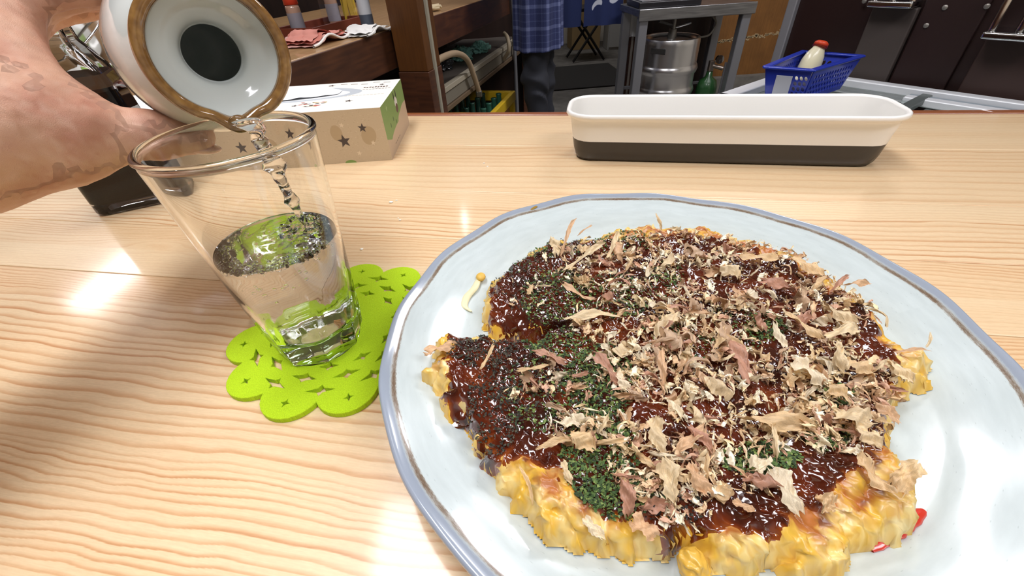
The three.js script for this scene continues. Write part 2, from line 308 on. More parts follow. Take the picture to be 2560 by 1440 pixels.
// ------------------------------------------------------------------ okonomiyaki
const pxy = (l, h) => l.map(([x, y, hh]) => { const p = onH(x, y, hh ?? h); return [p.x, p.z]; });
const pancakeLine = pxy([[1082, 850, .02], [1110, 826, .022], [1180, 816], [1262, 822], [1330, 832], [1345, 822], [1290, 806], [1216, 800, .02], [1202, 770, .016], [1212, 720], [1216, 690], [1258, 662], [1310, 615], [1380, 588], [1480, 588], [1500, 566], [1560, 552], [1640, 551], [1760, 556], [1860, 582], [1960, 612], [2040, 655], [2150, 725], [2225, 795], [2262, 850], [2300, 890, .016], [2334, 938, .014], [2322, 968, .012], [2282, 968, .014], [2256, 1000], [2258, 1090], [2284, 1190, .018], [2292, 1290, .012], [2262, 1352, .008], [2190, 1382, .007], [2120, 1398, .007], [2085, 1440, .007], [2070, 1470, .007], [1960, 1472, .007], [1935, 1436, .008], [1860, 1440, .008], [1800, 1452, .007], [1745, 1452, .007], [1722, 1384, .008], [1680, 1390, .008], [1618, 1416, .007], [1540, 1404, .008], [1470, 1398, .007], [1400, 1396, .007], [1345, 1358, .007], [1290, 1300, .007], [1262, 1248, .007], [1212, 1190, .007], [1188, 1130, .010], [1160, 1090, .008], [1118, 1066, .007], [1098, 1000, .010], [1052, 966, .010], [1088, 930, .014]], 0.022);
const pancakeSD = polySD(pancakeLine);
const saucePoly = polySD(pxy([[1125, 832], [1200, 818], [1300, 826], [1330, 838], [1300, 806], [1214, 796], [1216, 720], [1250, 668], [1330, 615], [1400, 592], [1490, 596], [1560, 580], [1650, 578], [1740, 580], [1850, 604], [1960, 640], [2060, 690], [2150, 750], [2200, 800], [2240, 865], [2240, 960], [2220, 1010], [2240, 1090], [2230, 1130], [2160, 1150], [2110, 1200], [2050, 1265], [1960, 1330], [1880, 1320], [1800, 1290], [1720, 1322], [1640, 1330], [1570, 1290], [1500, 1300], [1450, 1250], [1400, 1200], [1330, 1150], [1240, 1160], [1196, 1120], [1160, 1040], [1120, 980], [1110, 900]], 0.024));
const PB = 0.0066;
function cakeH(x, z) {                                   // height above the counter, or -1 outside
  const r = Math.hypot(x - PC.x, z - PC.z); let sd = pancakeSD(x, z) + 0.0020 * n2(x * 110, z * 110) + 0.0005 * n2(x * 300 + 9, z * 300);
  if (sd < 0) return -1;
  const q = clamp(sd / 0.0125), dome = Math.pow(1 - Math.pow(1 - q, 2.2), 0.62);
  const lump = 0.0022 * n2(x * 42, z * 42) + 0.0014 * n2(x * 95 + 3, z * 95) + 0.0007 * n2(x * 260, z * 260 + 7) + 0.00035 * n2(x * 640, z * 640);
  const cut = polyCut(x, z);
  return plateH(r) - 0.0004 + dome * (0.0150 + lump + 0.0018 * sstep(0.02, 0.06, sd)) * (1 - 0.55 * cut);
}
const cutA = onH(1330, 812, .024), cutB = onH(1480, 790, .024);
function polyCut(x, z) { const ex = cutB.x - cutA.x, ez = cutB.z - cutA.z, t = clamp(((x - cutA.x) * ex + (z - cutA.z) * ez) / (ex * ex + ez * ez)); const d = Math.hypot(x - cutA.x - ex * t, z - cutA.z - ez * t); return (1 - t * t) * (1 - sstep(0.001, 0.004, d)); }
function sauceT(x, z) {                                  // sauce thickness factor 0..1
  const sd = saucePoly(x, z) + 0.005 * n2(x * 55 + 40, z * 55) + 0.0025 * n2(x * 150, z * 150 + 5);
  const thin = 0.5 + 0.5 * n2(x * 34 + 7, z * 34 - 3);
  return sstep(-0.001, 0.004, sd) * (0.35 + 0.65 * thin);
}
const topAt = (x, z) => { const h = cakeH(x, z); return h < 0 ? T + plateH(Math.hypot(x - PC.x, z - PC.z)) : T + h + 0.0012 * sauceT(x, z); };
const cake = thing('okonomiyaki', 'golden okonomiyaki pancake covered in brown sauce and bonito flakes on the plate', 'pancake', V(PC.x, T, PC.z));
{
  const x0 = -0.045, x1 = 0.215, z0 = -0.262, z1 = -0.018, st = 0.00085;
  const nx = Math.round((x1 - x0) / st), nz = Math.round((z1 - z0) / st), hs = new Float32Array((nx + 1) * (nz + 1)), ss = new Float32Array(hs.length);
  for (let j = 0; j <= nz; j++) for (let i = 0; i <= nx; i++) { const x = x0 + i * st, z = z0 + j * st, k = j * (nx + 1) + i; hs[k] = cakeH(x, z); ss[k] = hs[k] > 0 ? sauceT(x, z) : 0; }
  const yellow = lin(0xe6b840), cream = lin(0xf0da98), toast = lin(0xb26a2c), burnt = lin(0x63291a);
  function sheet(keep, height, colour) {
    const map = new Int32Array(hs.length).fill(-1), pos = [], col = [], idx = [];
    const vert = (k) => { if (map[k] < 0) { const i = k % (nx + 1), j = (k - i) / (nx + 1), x = x0 + i * st, z = z0 + j * st; map[k] = pos.length / 3; const hy = height(k, x, z), jit = clamp((hy - base(x, z)) / 0.004); pos.push(x - PC.x + jit * (0.00035 * n3(x * 520, hy * 520, z * 520) + 0.0010 * n3(x * 140, hy * 200, z * 190)), hy + jit * 0.0003 * n3(x * 480, hy * 480, z * 480 + 9), z - PC.z + jit * 0.0010 * n3(x * 140 + 40, hy * 200, z * 140)); col.push(...colour(k, x, z)); } return map[k]; };
    for (let j = 0; j < nz; j++) for (let i = 0; i < nx; i++) { const a = j * (nx + 1) + i, b = a + 1, c = a + nx + 1, d = c + 1; if (keep(a) || keep(b) || keep(c) || keep(d)) { idx.push(vert(a), vert(c), vert(d), vert(a), vert(d), vert(b)); } }
    const g = new THREE.BufferGeometry(); g.setAttribute('position', new THREE.Float32BufferAttribute(pos, 3)); g.setAttribute('color', new THREE.Float32BufferAttribute(col, 3)); g.setIndex(idx); g.computeVertexNormals(); return g;
  }
  const base = (x, z) => plateH(Math.hypot(x - PC.x, z - PC.z)) + 0.0001;
  const cg = sheet(k => hs[k] > 0, (k, x, z) => hs[k] > 0 ? Math.max(hs[k], base(x, z)) : base(x, z), (k, x, z) => {
    const sd = pancakeSD(x, z); let c = mix3(yellow, cream, clamp(0.28 + 0.6 * n2(x * 60, z * 60) + 0.35 * n2(x * 240, z * 240) + 0.2 * n2(x * 700, z * 700)));
    const br = clamp(sstep(0.004, 0.012, sd + 0.003 * n2(x * 90, z * 90)) * (0.80 + 0.8 * n2(x * 75 + 5, z * 75)) + 0.30 * n2(x * 320, z * 320) + 0.18 * n2(x * 800, z * 800));
    c = mix3(c, toast, clamp(br));
    const sp = sstep(0.45, 0.75, n2(x * 85 + 31, z * 85 - 9) + 0.3 * n2(x * 300, z * 300)) * sstep(0.005, 0.011, sd); c = mix3(c, burnt, sp * 0.9);
    return c;
  });
  part('egg_body', cg, std(0xffffff, 0.42, { vertexColors: true, clearcoat: 0.35, clearcoatRoughness: 0.25 }), cake);
  const thinC = lin(0x9a4a12), midC = lin(0x5c210c), deepC = lin(0x2a0f0a);
  const sg = sheet(k => ss[k] > 0.06, (k, x, z) => (hs[k] > 0 ? hs[k] : base(x, z)) + 0.0017 * ss[k] - 0.00025 + 0.00035 * n2(x * 520, z * 520) * ss[k], (k) => { const t = ss[k]; return t < 0.5 ? mix3(thinC, midC, t * 2) : mix3(midC, deepC, (t - 0.5) * 2); });
  const s = part('sauce', sg, std(0xffffff, 0.16, { vertexColors: true, clearcoat: 1, clearcoatRoughness: 0.05, ior: 1.45 }), cake); s.userData.label = 'thick glossy dark brown sauce';
}
// blobs in photo pixels: [x, y, rx, ry, weight]
function pick(blobs) { let s = 0; for (const b of blobs) s += b[4]; let q = rnd() * s; for (const b of blobs) { q -= b[4]; if (q <= 0) { const a = rnd() * 6.283, r = Math.sqrt(rnd()); return [b[0] + b[2] * r * Math.cos(a), b[1] + b[3] * r * Math.sin(a)]; } } return [blobs[0][0], blobs[0][1]]; }
{ // dried green seaweed: uncountable
  const blobs = [[1390, 735, 90, 75, 9], [1560, 598, 75, 32, 4], [1545, 735, 90, 60, 5], [1665, 690, 45, 45, 3], [1500, 950, 95, 95, 12], [1400, 980, 150, 110, 6], [1500, 1140, 100, 120, 12], [1560, 1230, 110, 60, 5], [1900, 1140, 110, 45, 7], [1915, 820, 55, 35, 4], [2090, 985, 60, 35, 3], [1760, 830, 160, 60, 4], [1390, 850, 90, 35, 4], [2070, 1080, 70, 40, 3], [1290, 640, 90, 40, 1], [1400, 620, 80, 20, 2]];
  const dark = [[1235, 1020, 70, 110, 5], [1200, 870, 90, 45, 5], [1330, 690, 110, 80, 6], [1320, 930, 90, 90, 4], [1420, 600, 70, 18, 2], [1660, 1260, 120, 40, 2]];
  const fl = new THREE.BufferGeometry();
  fl.setAttribute('position', new THREE.Float32BufferAttribute([-0.5, 0, -0.3, 0.1, 0.12, -0.42, 0.55, 0.05, -0.1, 0.35, 0.16, 0.35, -0.25, 0.02, 0.4], 3)); fl.setIndex([0, 4, 1, 4, 3, 1, 3, 2, 1]); fl.computeVertexNormals();
  const N = 13000, im = new THREE.InstancedMesh(fl, std(0xffffff, 0.75, { side: THREE.DoubleSide }), N); im.name = 'seaweed_flakes'; im.userData.kind = 'stuff'; im.userData.label = 'fine dried green seaweed flakes';
  const M4 = new THREE.Matrix4(), col = new THREE.Color(); let k = 0, guard = 0;
  const gs = [lin(0x3a5428), lin(0x506a32), lin(0x27371d), lin(0x7a8d4a)], ds = [lin(0x2b2a20), lin(0x3b3a2c), lin(0x4c4a3a), lin(0x1d1a15)];
  while (k < N && guard++ < 90000) {
    const g = rnd() < 0.76, [x, y] = pick(g ? blobs : dark), p = onH(x, y, 0.0245); const h = cakeH(p.x, p.z); if (h < 0.014) continue;
    const s = g ? rr(0.0006, 0.0016) : rr(0.0006, 0.0013);
    M4.compose(V(p.x - PC.x, topAt(p.x, p.z) - T + rr(0.0, 0.0012), p.z - PC.z), new THREE.Quaternion().setFromEuler(new THREE.Euler(rr(-0.7, 0.7), rr(0, 6.28), rr(-0.7, 0.7))), V(s * rr(0.7, 1.5), s, s * rr(0.6, 1.1)));
    im.setMatrixAt(k, M4); const c = g ? gs[Math.floor(rnd() * 4)] : ds[Math.floor(rnd() * 4)]; im.setColorAt(k, col.setRGB(...c)); k++;
  }
  im.count = k; shade(im); cake.add(im);
}
// bonito shavings
function streak(g, rows) {                                // vertex tone streaks along the fibre
  const n = g.attributes.position.count, c = new Float32Array(n * 3), t = []; for (let j = 0; j <= rows; j++) t.push(rr(0.86, 1.16)); const nu = n / (rows + 1);
  for (let i = 0; i < n; i++) { const j = Math.floor(i / nu), q = t[j] * rr(0.93, 1.05); c[3 * i] = q; c[3 * i + 1] = q * (0.94 + 0.06 * t[j]); c[3 * i + 2] = q * (0.84 + 0.08 * t[j]); } g.setAttribute('color', new THREE.BufferAttribute(c, 3)); return g;
}
function shaving(L, W, curl, twist, ragged) {
  const nu = 14, nv = 5, ph = rnd() * 9, ph2 = rnd() * 9, s0 = [], s1 = []; for (let j = 0; j <= nv; j++) { s0.push(rr(0, 0.28)); s1.push(rr(0.72, 1)); }
  let x = 0, y = 0, a = -curl * 0.5; const cx = [], cy = [], ca = [], NN = 56;
  for (let i = 0; i <= NN; i++) { cx.push(x); cy.push(y); ca.push(a); x += Math.cos(a) * L / NN; y += Math.sin(a) * L / NN; a += curl / NN * (1 + 0.7 * Math.sin(i * 0.22 + ph)); }
  const mx = cx[NN >> 1], my = Math.min(...cy);
  return streak(gridGeo(nu, nv, (u0, v) => {
    const j = Math.round(v * nv), u = lerp(s0[j], s1[j], u0), i = Math.round(u * NN), e = Math.min(1, 0.45 + u * 2.2) * Math.min(1, 0.45 + (1 - u) * 2.2);
    const w = (v - 0.5) * W * e * (1 + ragged * 0.3 * Math.sin(u * 21 + ph2 + v * 3)), tw = twist * (u - 0.5);
    const cup = 0.30 * W * Math.sin(v * 5 + u * 7 + ph) + 0.12 * W * Math.sin(u * 19 + v * 9 + ph2);
    const nx = -Math.sin(ca[i]), ny = Math.cos(ca[i]);
    return [cx[i] - mx + nx * (w * Math.sin(tw) + cup), cy[i] - my + ny * (w * Math.sin(tw) + cup), w * Math.cos(tw) + ragged * 0.10 * W * Math.sin(u * 37 + ph + v * 5)];
  }), nv);
}
const fibre = dataTex(256, 256, (a, b) => { const q = 240 + 26 * fbm2(a * 3, b * 26, 4) + 14 * n2(a * 40, b * 40); return [q, q * 0.99, q * 0.97]; });
const flakeMats = [0xf6dfbd, 0xefcfa6, 0xe6bd9a, 0xcb9883, 0xfbecd6, 0xdcbca2].map((c) => std(c, 0.5, { map: fibre, vertexColors: true, side: THREE.DoubleSide, transmission: 0.22, thickness: 0 }));
const flakeVar = []; for (let i = 0; i < 60; i++) { const big = i < 26; flakeVar.push(shaving(big ? rr(0.008, 0.0150) : rr(0.006, 0.016), big ? rr(0.0024, 0.0052) : rr(0.0007, 0.0018), rr(-3.6, 3.6), rr(-3.4, 3.4), rr(0.3, 1))); }
const flakeBlobs = [[1720, 900, 190, 110, 16], [1640, 940, 120, 70, 4], [1830, 690, 260, 110, 16], [1700, 620, 170, 50, 6], [2060, 930, 150, 90, 10], [1660, 1140, 140, 110, 8], [1700, 1220, 120, 80, 4], [1960, 1060, 210, 70, 9], [1540, 660, 150, 70, 6], [1600, 790, 170, 80, 8], [1470, 1060, 110, 50, 4], [2080, 770, 120, 90, 7], [1400, 940, 170, 60, 2], [1780, 780, 150, 60, 5], [2200, 960, 60, 60, 2], [2130, 1060, 90, 60, 3], [1310, 720, 60, 40, 1], [1450, 640, 90, 40, 2], [1830, 1180, 130, 60, 2]];
{
  let n = 0, guard = 0;
  while (n < 240 && guard++ < 4000) {
    const [x, y] = pick(flakeBlobs), p = onH(x, y, 0.026); if (cakeH(p.x, p.z) < 0.013) continue;
    const m = part('bonito_flake', flakeVar[Math.floor(rnd() * flakeVar.length)], flakeMats[Math.floor(rnd() * 6)], cake);
    const dense = Math.exp(-(((x - 1740) / 260) ** 2 + ((y - 880) / 160) ** 2));
    m.position.set(p.x - PC.x, topAt(p.x, p.z) - T + rr(0.0003, 0.003 + 0.004 * dense), p.z - PC.z); m.rotation.set(rr(-0.9, 0.9), rr(0, 6.283), rr(-0.8, 0.8), 'YXZ');
    const s = rr(0.8, 1.35); m.scale.set(s, s, s); n++;
  }
  // small shreds: far past three hundred, kept together
  const geos = [];
  guard = 0;
  while (geos.length < 2600 && guard++ < 14000) {
    const [x, y] = pick(flakeBlobs), p = onH(x, y, 0.026); if (cakeH(p.x, p.z) < 0.013) continue;
    const g = flakeVar[Math.floor(rnd() * flakeVar.length)].clone(), s = rr(0.25, 0.75), c = lin([0xf8e6c8, 0xf2d9b2, 0xe8c6a2, 0xd2a78f, 0xfcf2e0][Math.floor(rnd() * 5)]);
    g.applyMatrix4(new THREE.Matrix4().compose(V(p.x - PC.x, topAt(p.x, p.z) - T + rr(0, 0.003), p.z - PC.z), new THREE.Quaternion().setFromEuler(new THREE.Euler(rr(-1, 1), rr(0, 6.28), rr(-1, 1), 'YXZ')), V(s, s, s * rr(0.5, 1))));
    const ca = new Float32Array(g.attributes.position.count * 3); const pc = g.attributes.color; for (let i = 0; i < ca.length; i += 3) { ca[i] = c[0] * pc.getX(i / 3); ca[i + 1] = c[1] * pc.getY(i / 3); ca[i + 2] = c[2] * pc.getZ(i / 3); } g.setAttribute('color', new THREE.BufferAttribute(ca, 3)); geos.push(g);
  }
  const sh = part('bonito_shreds', mergeGeometries(geos), std(0xffffff, 0.55, { vertexColors: true, side: THREE.DoubleSide }), cake); sh.userData.kind = 'stuff';
}
// the largest shavings, each laid along its own line: [x0, y0, x1, y1, width px, lift0, lift1, bow, tone]
const hero = [[1445, 548, 1395, 640, 20, .016, .002, .4, 2], [1482, 560, 1445, 590, 12, .012, .004, .3, 2], [1378, 590, 1395, 640, 42, .010, .002, .2, 0], [1520, 610, 1400, 680, 34, .006, .003, .25, 0], [1555, 580, 1510, 650, 26, .010, .004, .2, 0], [1610, 690, 1650, 640, 26, .006, .004, -.3, 4], [1400, 705, 1490, 745, 26, .006, .004, -.3, 2], [1640, 530, 1650, 580, 14, .014, .003, .4, 1],
  [1410, 800, 1560, 790, 34, .005, .003, .2, 0], [1330, 880, 1420, 905, 28, .006, .003, .3, 3], [1290, 925, 1380, 915, 16, .004, .003, .2, 1], [1475, 880, 1560, 960, 38, .010, .003, .25, 3], [1545, 930, 1570, 980, 30, .006, .003, .2, 4], [1500, 860, 1530, 890, 22, .010, .005, .5, 4], [1660, 870, 1650, 960, 24, .012, .006, .3, 2], [1810, 840, 1880, 960, 46, .008, .005, .2, 3], [1780, 870, 1830, 820, 30, .010, .008, .3, 1], [1690, 780, 1640, 850, 40, .010, .004, .2, 0],
  [1900, 700, 1990, 730, 46, .010, .006, .3, 3], [1980, 640, 2060, 700, 50, .010, .006, .25, 1], [2060, 760, 2140, 820, 44, .008, .006, .2, 0], [2100, 710, 2180, 712, 26, .014, .012, .2, 2], [2130, 690, 2070, 730, 18, .014, .008, .3, 3], [1850, 640, 1960, 650, 50, .010, .006, .2, 1], [1800, 660, 1850, 700, 60, .008, .005, .2, 0], [1960, 780, 2060, 850, 36, .008, .005, .25, 1], [1940, 800, 1960, 870, 26, .010, .006, -.3, 4], [2060, 840, 2160, 830, 40, .008, .006, .6, 0],
  [1980, 900, 2060, 960, 60, .010, .006, .4, 4], [2090, 850, 2110, 930, 40, .012, .006, .4, 0], [2110, 900, 2190, 940, 44, .008, .006, .3, 1], [2220, 900, 2280, 960, 36, .006, .003, .3, 0], [2230, 880, 2330, 880, 12, .008, .012, .4, 2], [2330, 830, 2310, 870, 8, .014, .012, .5, 0],
  [1830, 1030, 2050, 1080, 50, .008, .004, .1, 1], [2080, 1030, 2190, 1060, 60, .008, .006, .3, 0], [2140, 1060, 2200, 1120, 44, .008, .006, .2, 0], [2180, 1000, 2250, 1060, 34, .006, .004, .2, 2], [2070, 960, 2130, 1010, 40, .008, .005, .3, 1], [1640, 1040, 1650, 1130, 44, .010, .006, .15, 0], [1700, 1130, 1760, 1060, 30, .010, .006, .2, 2], [1720, 1060, 1780, 1130, 26, .010, .006, .3, 3],
  [1420, 1080, 1490, 1130, 46, .010, .004, .3, 1], [1400, 1060, 1450, 1060, 26, .008, .006, .5, 4], [1340, 1120, 1430, 1100, 20, .006, .004, .2, 1], [1560, 1190, 1570, 1300, 36, .010, .003, .2, 3], [1575, 1295, 1650, 1340, 44, .004, .003, .2, 2], [1650, 1140, 1690, 1260, 50, .009, .004, .25, 0], [1720, 1150, 1770, 1240, 40, .009, .005, .2, 2], [1920, 1165, 2010, 1280, 56, .004, .005, .15, 4], [1880, 1170, 1920, 1150, 40, .006, .004, .2, 4], [2150, 1130, 2240, 1230, 42, .008, .008, -.5, 1], [2240, 1240, 2290, 1150, 44, .006, .014, .4, 1], [1460, 1290, 1510, 1350, 26, .003, .002, .2, 4], [1405, 1150, 1430, 1210, 20, .005, .002, .4, 0], [1300, 1160, 1330, 1260, 10, .008, .003, .6, 1],
  [1060, 880, 1140, 860, 44, .003, .004, .2, 2], [1830, 1250, 1890, 1280, 20, .004, .003, .3, 2], [2040, 1240, 2090, 1270, 50, .004, .003, .1, 1], [1240, 860, 1200, 920, 14, .004, .003, .2, 1]];
for (const [ax, ay, bx, by, wpx, l0, l1, bow, tone] of hero) {
  const a = onH(ax, ay, 0.0235 + l0 * 0.8), b = onH(bx, by, 0.0235 + l1 * 0.8);
  a.y = Math.max(a.y, topAt(a.x, a.z) + 0.0006); b.y = Math.max(b.y, topAt(b.x, b.z) + 0.0006);
  const d = b.clone().sub(a), L = d.length(), W = wpx * 0.000125, side = V(-d.z, 0, d.x).normalize(), up = V().crossVectors(side, d).normalize(); if (up.y < 0) up.negate();
  const ph = rnd() * 9, tw = rr(-0.8, 0.8), s0 = [], s1 = [], NV = 8; for (let j = 0; j <= NV; j++) { s0.push(rr(-0.05, 0.16)); s1.push(rr(0.84, 1.06)); }
  const g = streak(gridGeo(22, NV, (u0, v) => {
    const j = Math.round(v * NV), u = lerp(s0[j], s1[j], u0), w = (v - 0.5) * W * Math.min(1, 0.5 + u * 2.4) * Math.min(1, 0.5 + (1 - u) * 2.4) * (1 + 0.16 * Math.sin(u * 13 + ph) + 0.10 * Math.sin(u * 41 + ph * 2)), arch = bow * L * 0.5 * Math.sin(Math.PI * u) * 0.6, tq = tw * 2 * (u - 0.5) + 0.35 * Math.sin(u * 5 + ph);
    const p = a.clone().addScaledVector(d, u).addScaledVector(up, arch + w * Math.sin(tq) + 0.16 * W * Math.sin(u * 9 + v * 5 + ph) + 0.07 * W * Math.sin(u * 26 + v * 11)).addScaledVector(side, w * Math.cos(tq) + 0.05 * L * Math.sin(u * 4 + ph));
    return [p.x - PC.x, p.y - T, p.z - PC.z];
  }), NV);
  part('bonito_flake', g, flakeMats[tone], cake);
}
// red pickled ginger and a poking cabbage shred
for (const [ax, ay, bx, by, w, h] of [[2176, 1374, 2310, 1276, 0.0046, .011], [2235, 880, 2300, 905, 0.003, .020], [1108, 1030, 1118, 1045, 0.0022, .010], [1105, 945, 1120, 950, 0.0024, .017]]) {
  const a = onH(ax, ay, h), b = onH(bx, by, h), m = a.clone().add(b).multiplyScalar(0.5).add(V(0, 0.0008, 0));
  [a, m, b].forEach(q => q.sub(V(PC.x, T, PC.z))); const cv = new THREE.CatmullRomCurve3([a, m, b]);
  const g = gridGeo(18, 10, (u, v) => { const p = cv.getPoint(u), th = v * Math.PI * 2, r = w * 0.5 * Math.pow(Math.sin(Math.PI * (0.02 + 0.96 * u)), 0.35) * (1 + 0.18 * n2(u * 7, w * 900)); return [p.x + r * 0.5 * Math.sin(th), p.y + r * 0.55 * Math.cos(th), p.z + r * Math.sin(th)]; }); const s = part('pickled_ginger', g, std(0xc8321e, 0.3, { clearcoat: 0.6 }), cake); s.userData.label = 'red pickled ginger strip';
}
for (const [pts, r] of [[[[1748, 1450], [1740, 1432], [1728, 1400]], .0032], [[[1054, 968], [1076, 960], [1102, 955]], .0030]]) {
  const q = pts.map(([x, y], i) => onH(x, y, 0.010 + i * 0.003).sub(V(PC.x, T, PC.z))), cc = new THREE.CatmullRomCurve3(q);
  const caps = []; for (let i = 0; i < 8; i++) caps.push(capsule(cc.getPoint(i / 8), cc.getPoint((i + 1) / 8), r * lerp(0.8, 1.1, i / 8), r * lerp(0.8, 1.1, (i + 1) / 8)));
  const lo = V(9, 9, 9), hi = V(-9, -9, -9); q.forEach(v => { lo.min(v); hi.max(v); }); lo.addScalar(-0.006); hi.addScalar(0.006);
  part('egg_drip', surfaceNets((x, y, z) => { let d = 9; for (const c of caps) d = smin(d, c(x, y, z), 0.002); return d + 0.0007 * n3(x * 300, y * 300, z * 300); }, lo.toArray(), hi.toArray(), 0.0006), std(0xdcae44, 0.42, { clearcoat: 0.35 }), cake);
}
{ // loose scraps on the plate
  const pts = [[1198, 690], [1185, 718], [1166, 740], [1160, 762], [1178, 776]].map(([x, y], i) => onH(x, y, 0.0135 - i * 0.0006));
  const o = thing('cabbage_scrap', 'curved pale cabbage scrap with a browned tip on the plate beside the pancake', 'food scrap', V(PC.x, T, PC.z));
  const q = pts.map(p => p.sub(V(PC.x, T, PC.z))); const g = gridGeo(24, 10, (u, v) => { const c = new THREE.CatmullRomCurve3(q), p = c.getPoint(u), th = v * Math.PI * 2, r = 0.0026 * Math.pow(Math.sin(Math.PI * (0.12 + 0.86 * u)), 0.6); return [p.x + r * Math.cos(th), p.y - 0.001 + 0.5 * r * Math.sin(th), p.z]; }); part('stem', g, std(0xdfd9b2, 0.4), o);
  part('browned_tip', new THREE.SphereGeometry(0.0030, 12, 8).scale(1, 0.7, 1.2), std(0xd9b04e, 0.5), o, [q[0].x + 0.001, q[0].y, q[0].z + 0.001]);
  const a = onH(1140, 1060, .0105), w = thing('sauce_drip', 'small dark sauce drip with an onion scrap on the plate below the pancake', 'food scrap', V(a.x, T + plateH(Math.hypot(a.x - PC.x, a.z - PC.z)), a.z));
  part('drip', new THREE.SphereGeometry(0.0062, 20, 10).scale(1.1, 0.22, 0.7), std(0x4a2109, 0.12, { clearcoat: 1 }), w, [0.001, 0.0004, 0]);
  part('onion_scrap', shifted(box(0.005, 0.0012, 0.0016, 0.0004), -0.006, 0.0010, 0.003, 0, 0.5, 0), std(0xd8c79a, 0.4), w);
}

for (const [x, y, r] of [[978, 507, 1.1], [991, 502, 0.7], [1000, 551, 0.7], [996, 546, 0.5], [905, 624, 0.8], [1210, 409, 0.8], [1219, 417, 0.7]]) {
  const p = onH(x, y, 0), g = new THREE.IcosahedronGeometry(0.0012 * r, 1), a = g.attributes.position; for (let i = 0; i < a.count; i++) { const k = 1 + 0.3 * n3(a.getX(i) * 900, a.getY(i) * 900, a.getZ(i) * 900 + x); a.setXYZ(i, a.getX(i) * k * 1.3, a.getY(i) * k * 0.6, a.getZ(i) * k); } g.computeVertexNormals();
  solo('crumb', g, std(0xf6f0e2, 0.6), 'tiny white crumb on the bare pine counter between tumbler, plate and tray', 'crumb', p.add(V(0, 0.0006 * r, 0)), 'white crumbs on the counter');
}

// ------------------------------------------------------------------ drinking glass, drink, stream, coaster
function orient(g) {                                     // outward winding for closed meshes
  const p = g.attributes.position, ix = g.index; let v = 0; const a = V(), b = V(), c = V();
  for (let i = 0; i < ix.count; i += 3) { a.fromBufferAttribute(p, ix.getX(i)); b.fromBufferAttribute(p, ix.getX(i + 1)); c.fromBufferAttribute(p, ix.getX(i + 2)); v += a.dot(b.cross(c)); }
  if (v < 0) { for (let i = 0; i < ix.count; i += 3) { const t = ix.getX(i + 1); ix.setX(i + 1, ix.getX(i + 2)); ix.setX(i + 2, t); } const n = g.attributes.normal; for (let i = 0; i < n.count; i++) n.setXYZ(i, -n.getX(i), -n.getY(i), -n.getZ(i)); }
  return g;
}
const MATT = 0.0032, GH = 0.1155;                         // coaster thickness, glass height above the coaster
const GP = V(-0.1075, T + MATT, -0.171);
const gOut = (y) => y < 0.03 ? lerp(0.0232, 0.0254, y / 0.03) : lerp(0.0254, 0.0326, (y - 0.03) / (GH - 0.03 - MATT));
const GR = gOut(GH - MATT), gTop = GH - MATT;
const gIn = (y) => gOut(y) - lerp(0.0030, 0.0014, sstep(0.01, 0.06, y));
const FLOORY = 0.0135;
{
  const prof = [];                                         // [r, y, facetable]
  prof.push([0, 0.0016, 0], [0.012, 0.0014, 0], [0.0185, 0.0008, 0], [0.0205, 0, 0], [0.0216, 0.0001, 1], [0.0228, 0.0012, 1]);
  for (let i = 0; i <= 50; i++) { const y = 0.0026 + (gTop - 0.0042) * i / 50; prof.push([gOut(y), y, 1]); }
  for (let i = 0; i <= 8; i++) { const a = Math.PI * i / 8; prof.push([GR - 0.0010 + 0.0015 * Math.cos(a), gTop - 0.0015 + 0.0015 * Math.sin(a), 0]); }
  for (let i = 40; i >= 0; i--) { const y = FLOORY + 0.005 + (gTop - 0.002 - FLOORY - 0.005) * i / 40; prof.push([gIn(y), y, 0]); }
  const rb = gIn(FLOORY + 0.005); for (let i = 1; i <= 6; i++) { const a = Math.PI / 2 * i / 6; prof.push([rb - 0.005 + 0.005 * Math.cos(a), FLOORY + 0.005 - 0.005 * Math.sin(a), 0]); }
  prof.push([0.01, FLOORY + 0.0003, 0], [0, FLOORY + 0.0008, 0]);
  const NU = 200, NF = 8;
  const g = orient(gridGeo(NU, prof.length - 1, (a, b) => {
    const [r0, y, f] = prof[Math.round(b * (prof.length - 1))], th = a * Math.PI * 2; let r = r0;
    if (f && y < 0.05) { const w = Math.PI * 2 / NF, ph = ((th + 0.32) % w + w) % w - w / 2; const p = r0 * (0.905 + 0.095 * Math.pow(y / 0.044, 1.1)) / Math.cos(ph); r = Math.min(r0, p); }
    return [r * Math.cos(th), y, -r * Math.sin(th)];
  }, true));
  solo('drinking_glass', g, glassMat({ ior: 1.5, thickness: 0.004, attenuationColor: new THREE.Color(0xd6efd0), attenuationDistance: 0.08 }), 'clear tapering tumbler with a heavy faceted foot on the green coaster', 'glass', GP);
}
const WLY = 0.0668 - MATT;                                // drink level in the glass
const S1 = V(-0.0985, T + 0.0668, -0.1835), S0 = V(-0.0975, T + 0.1195, -0.1715);
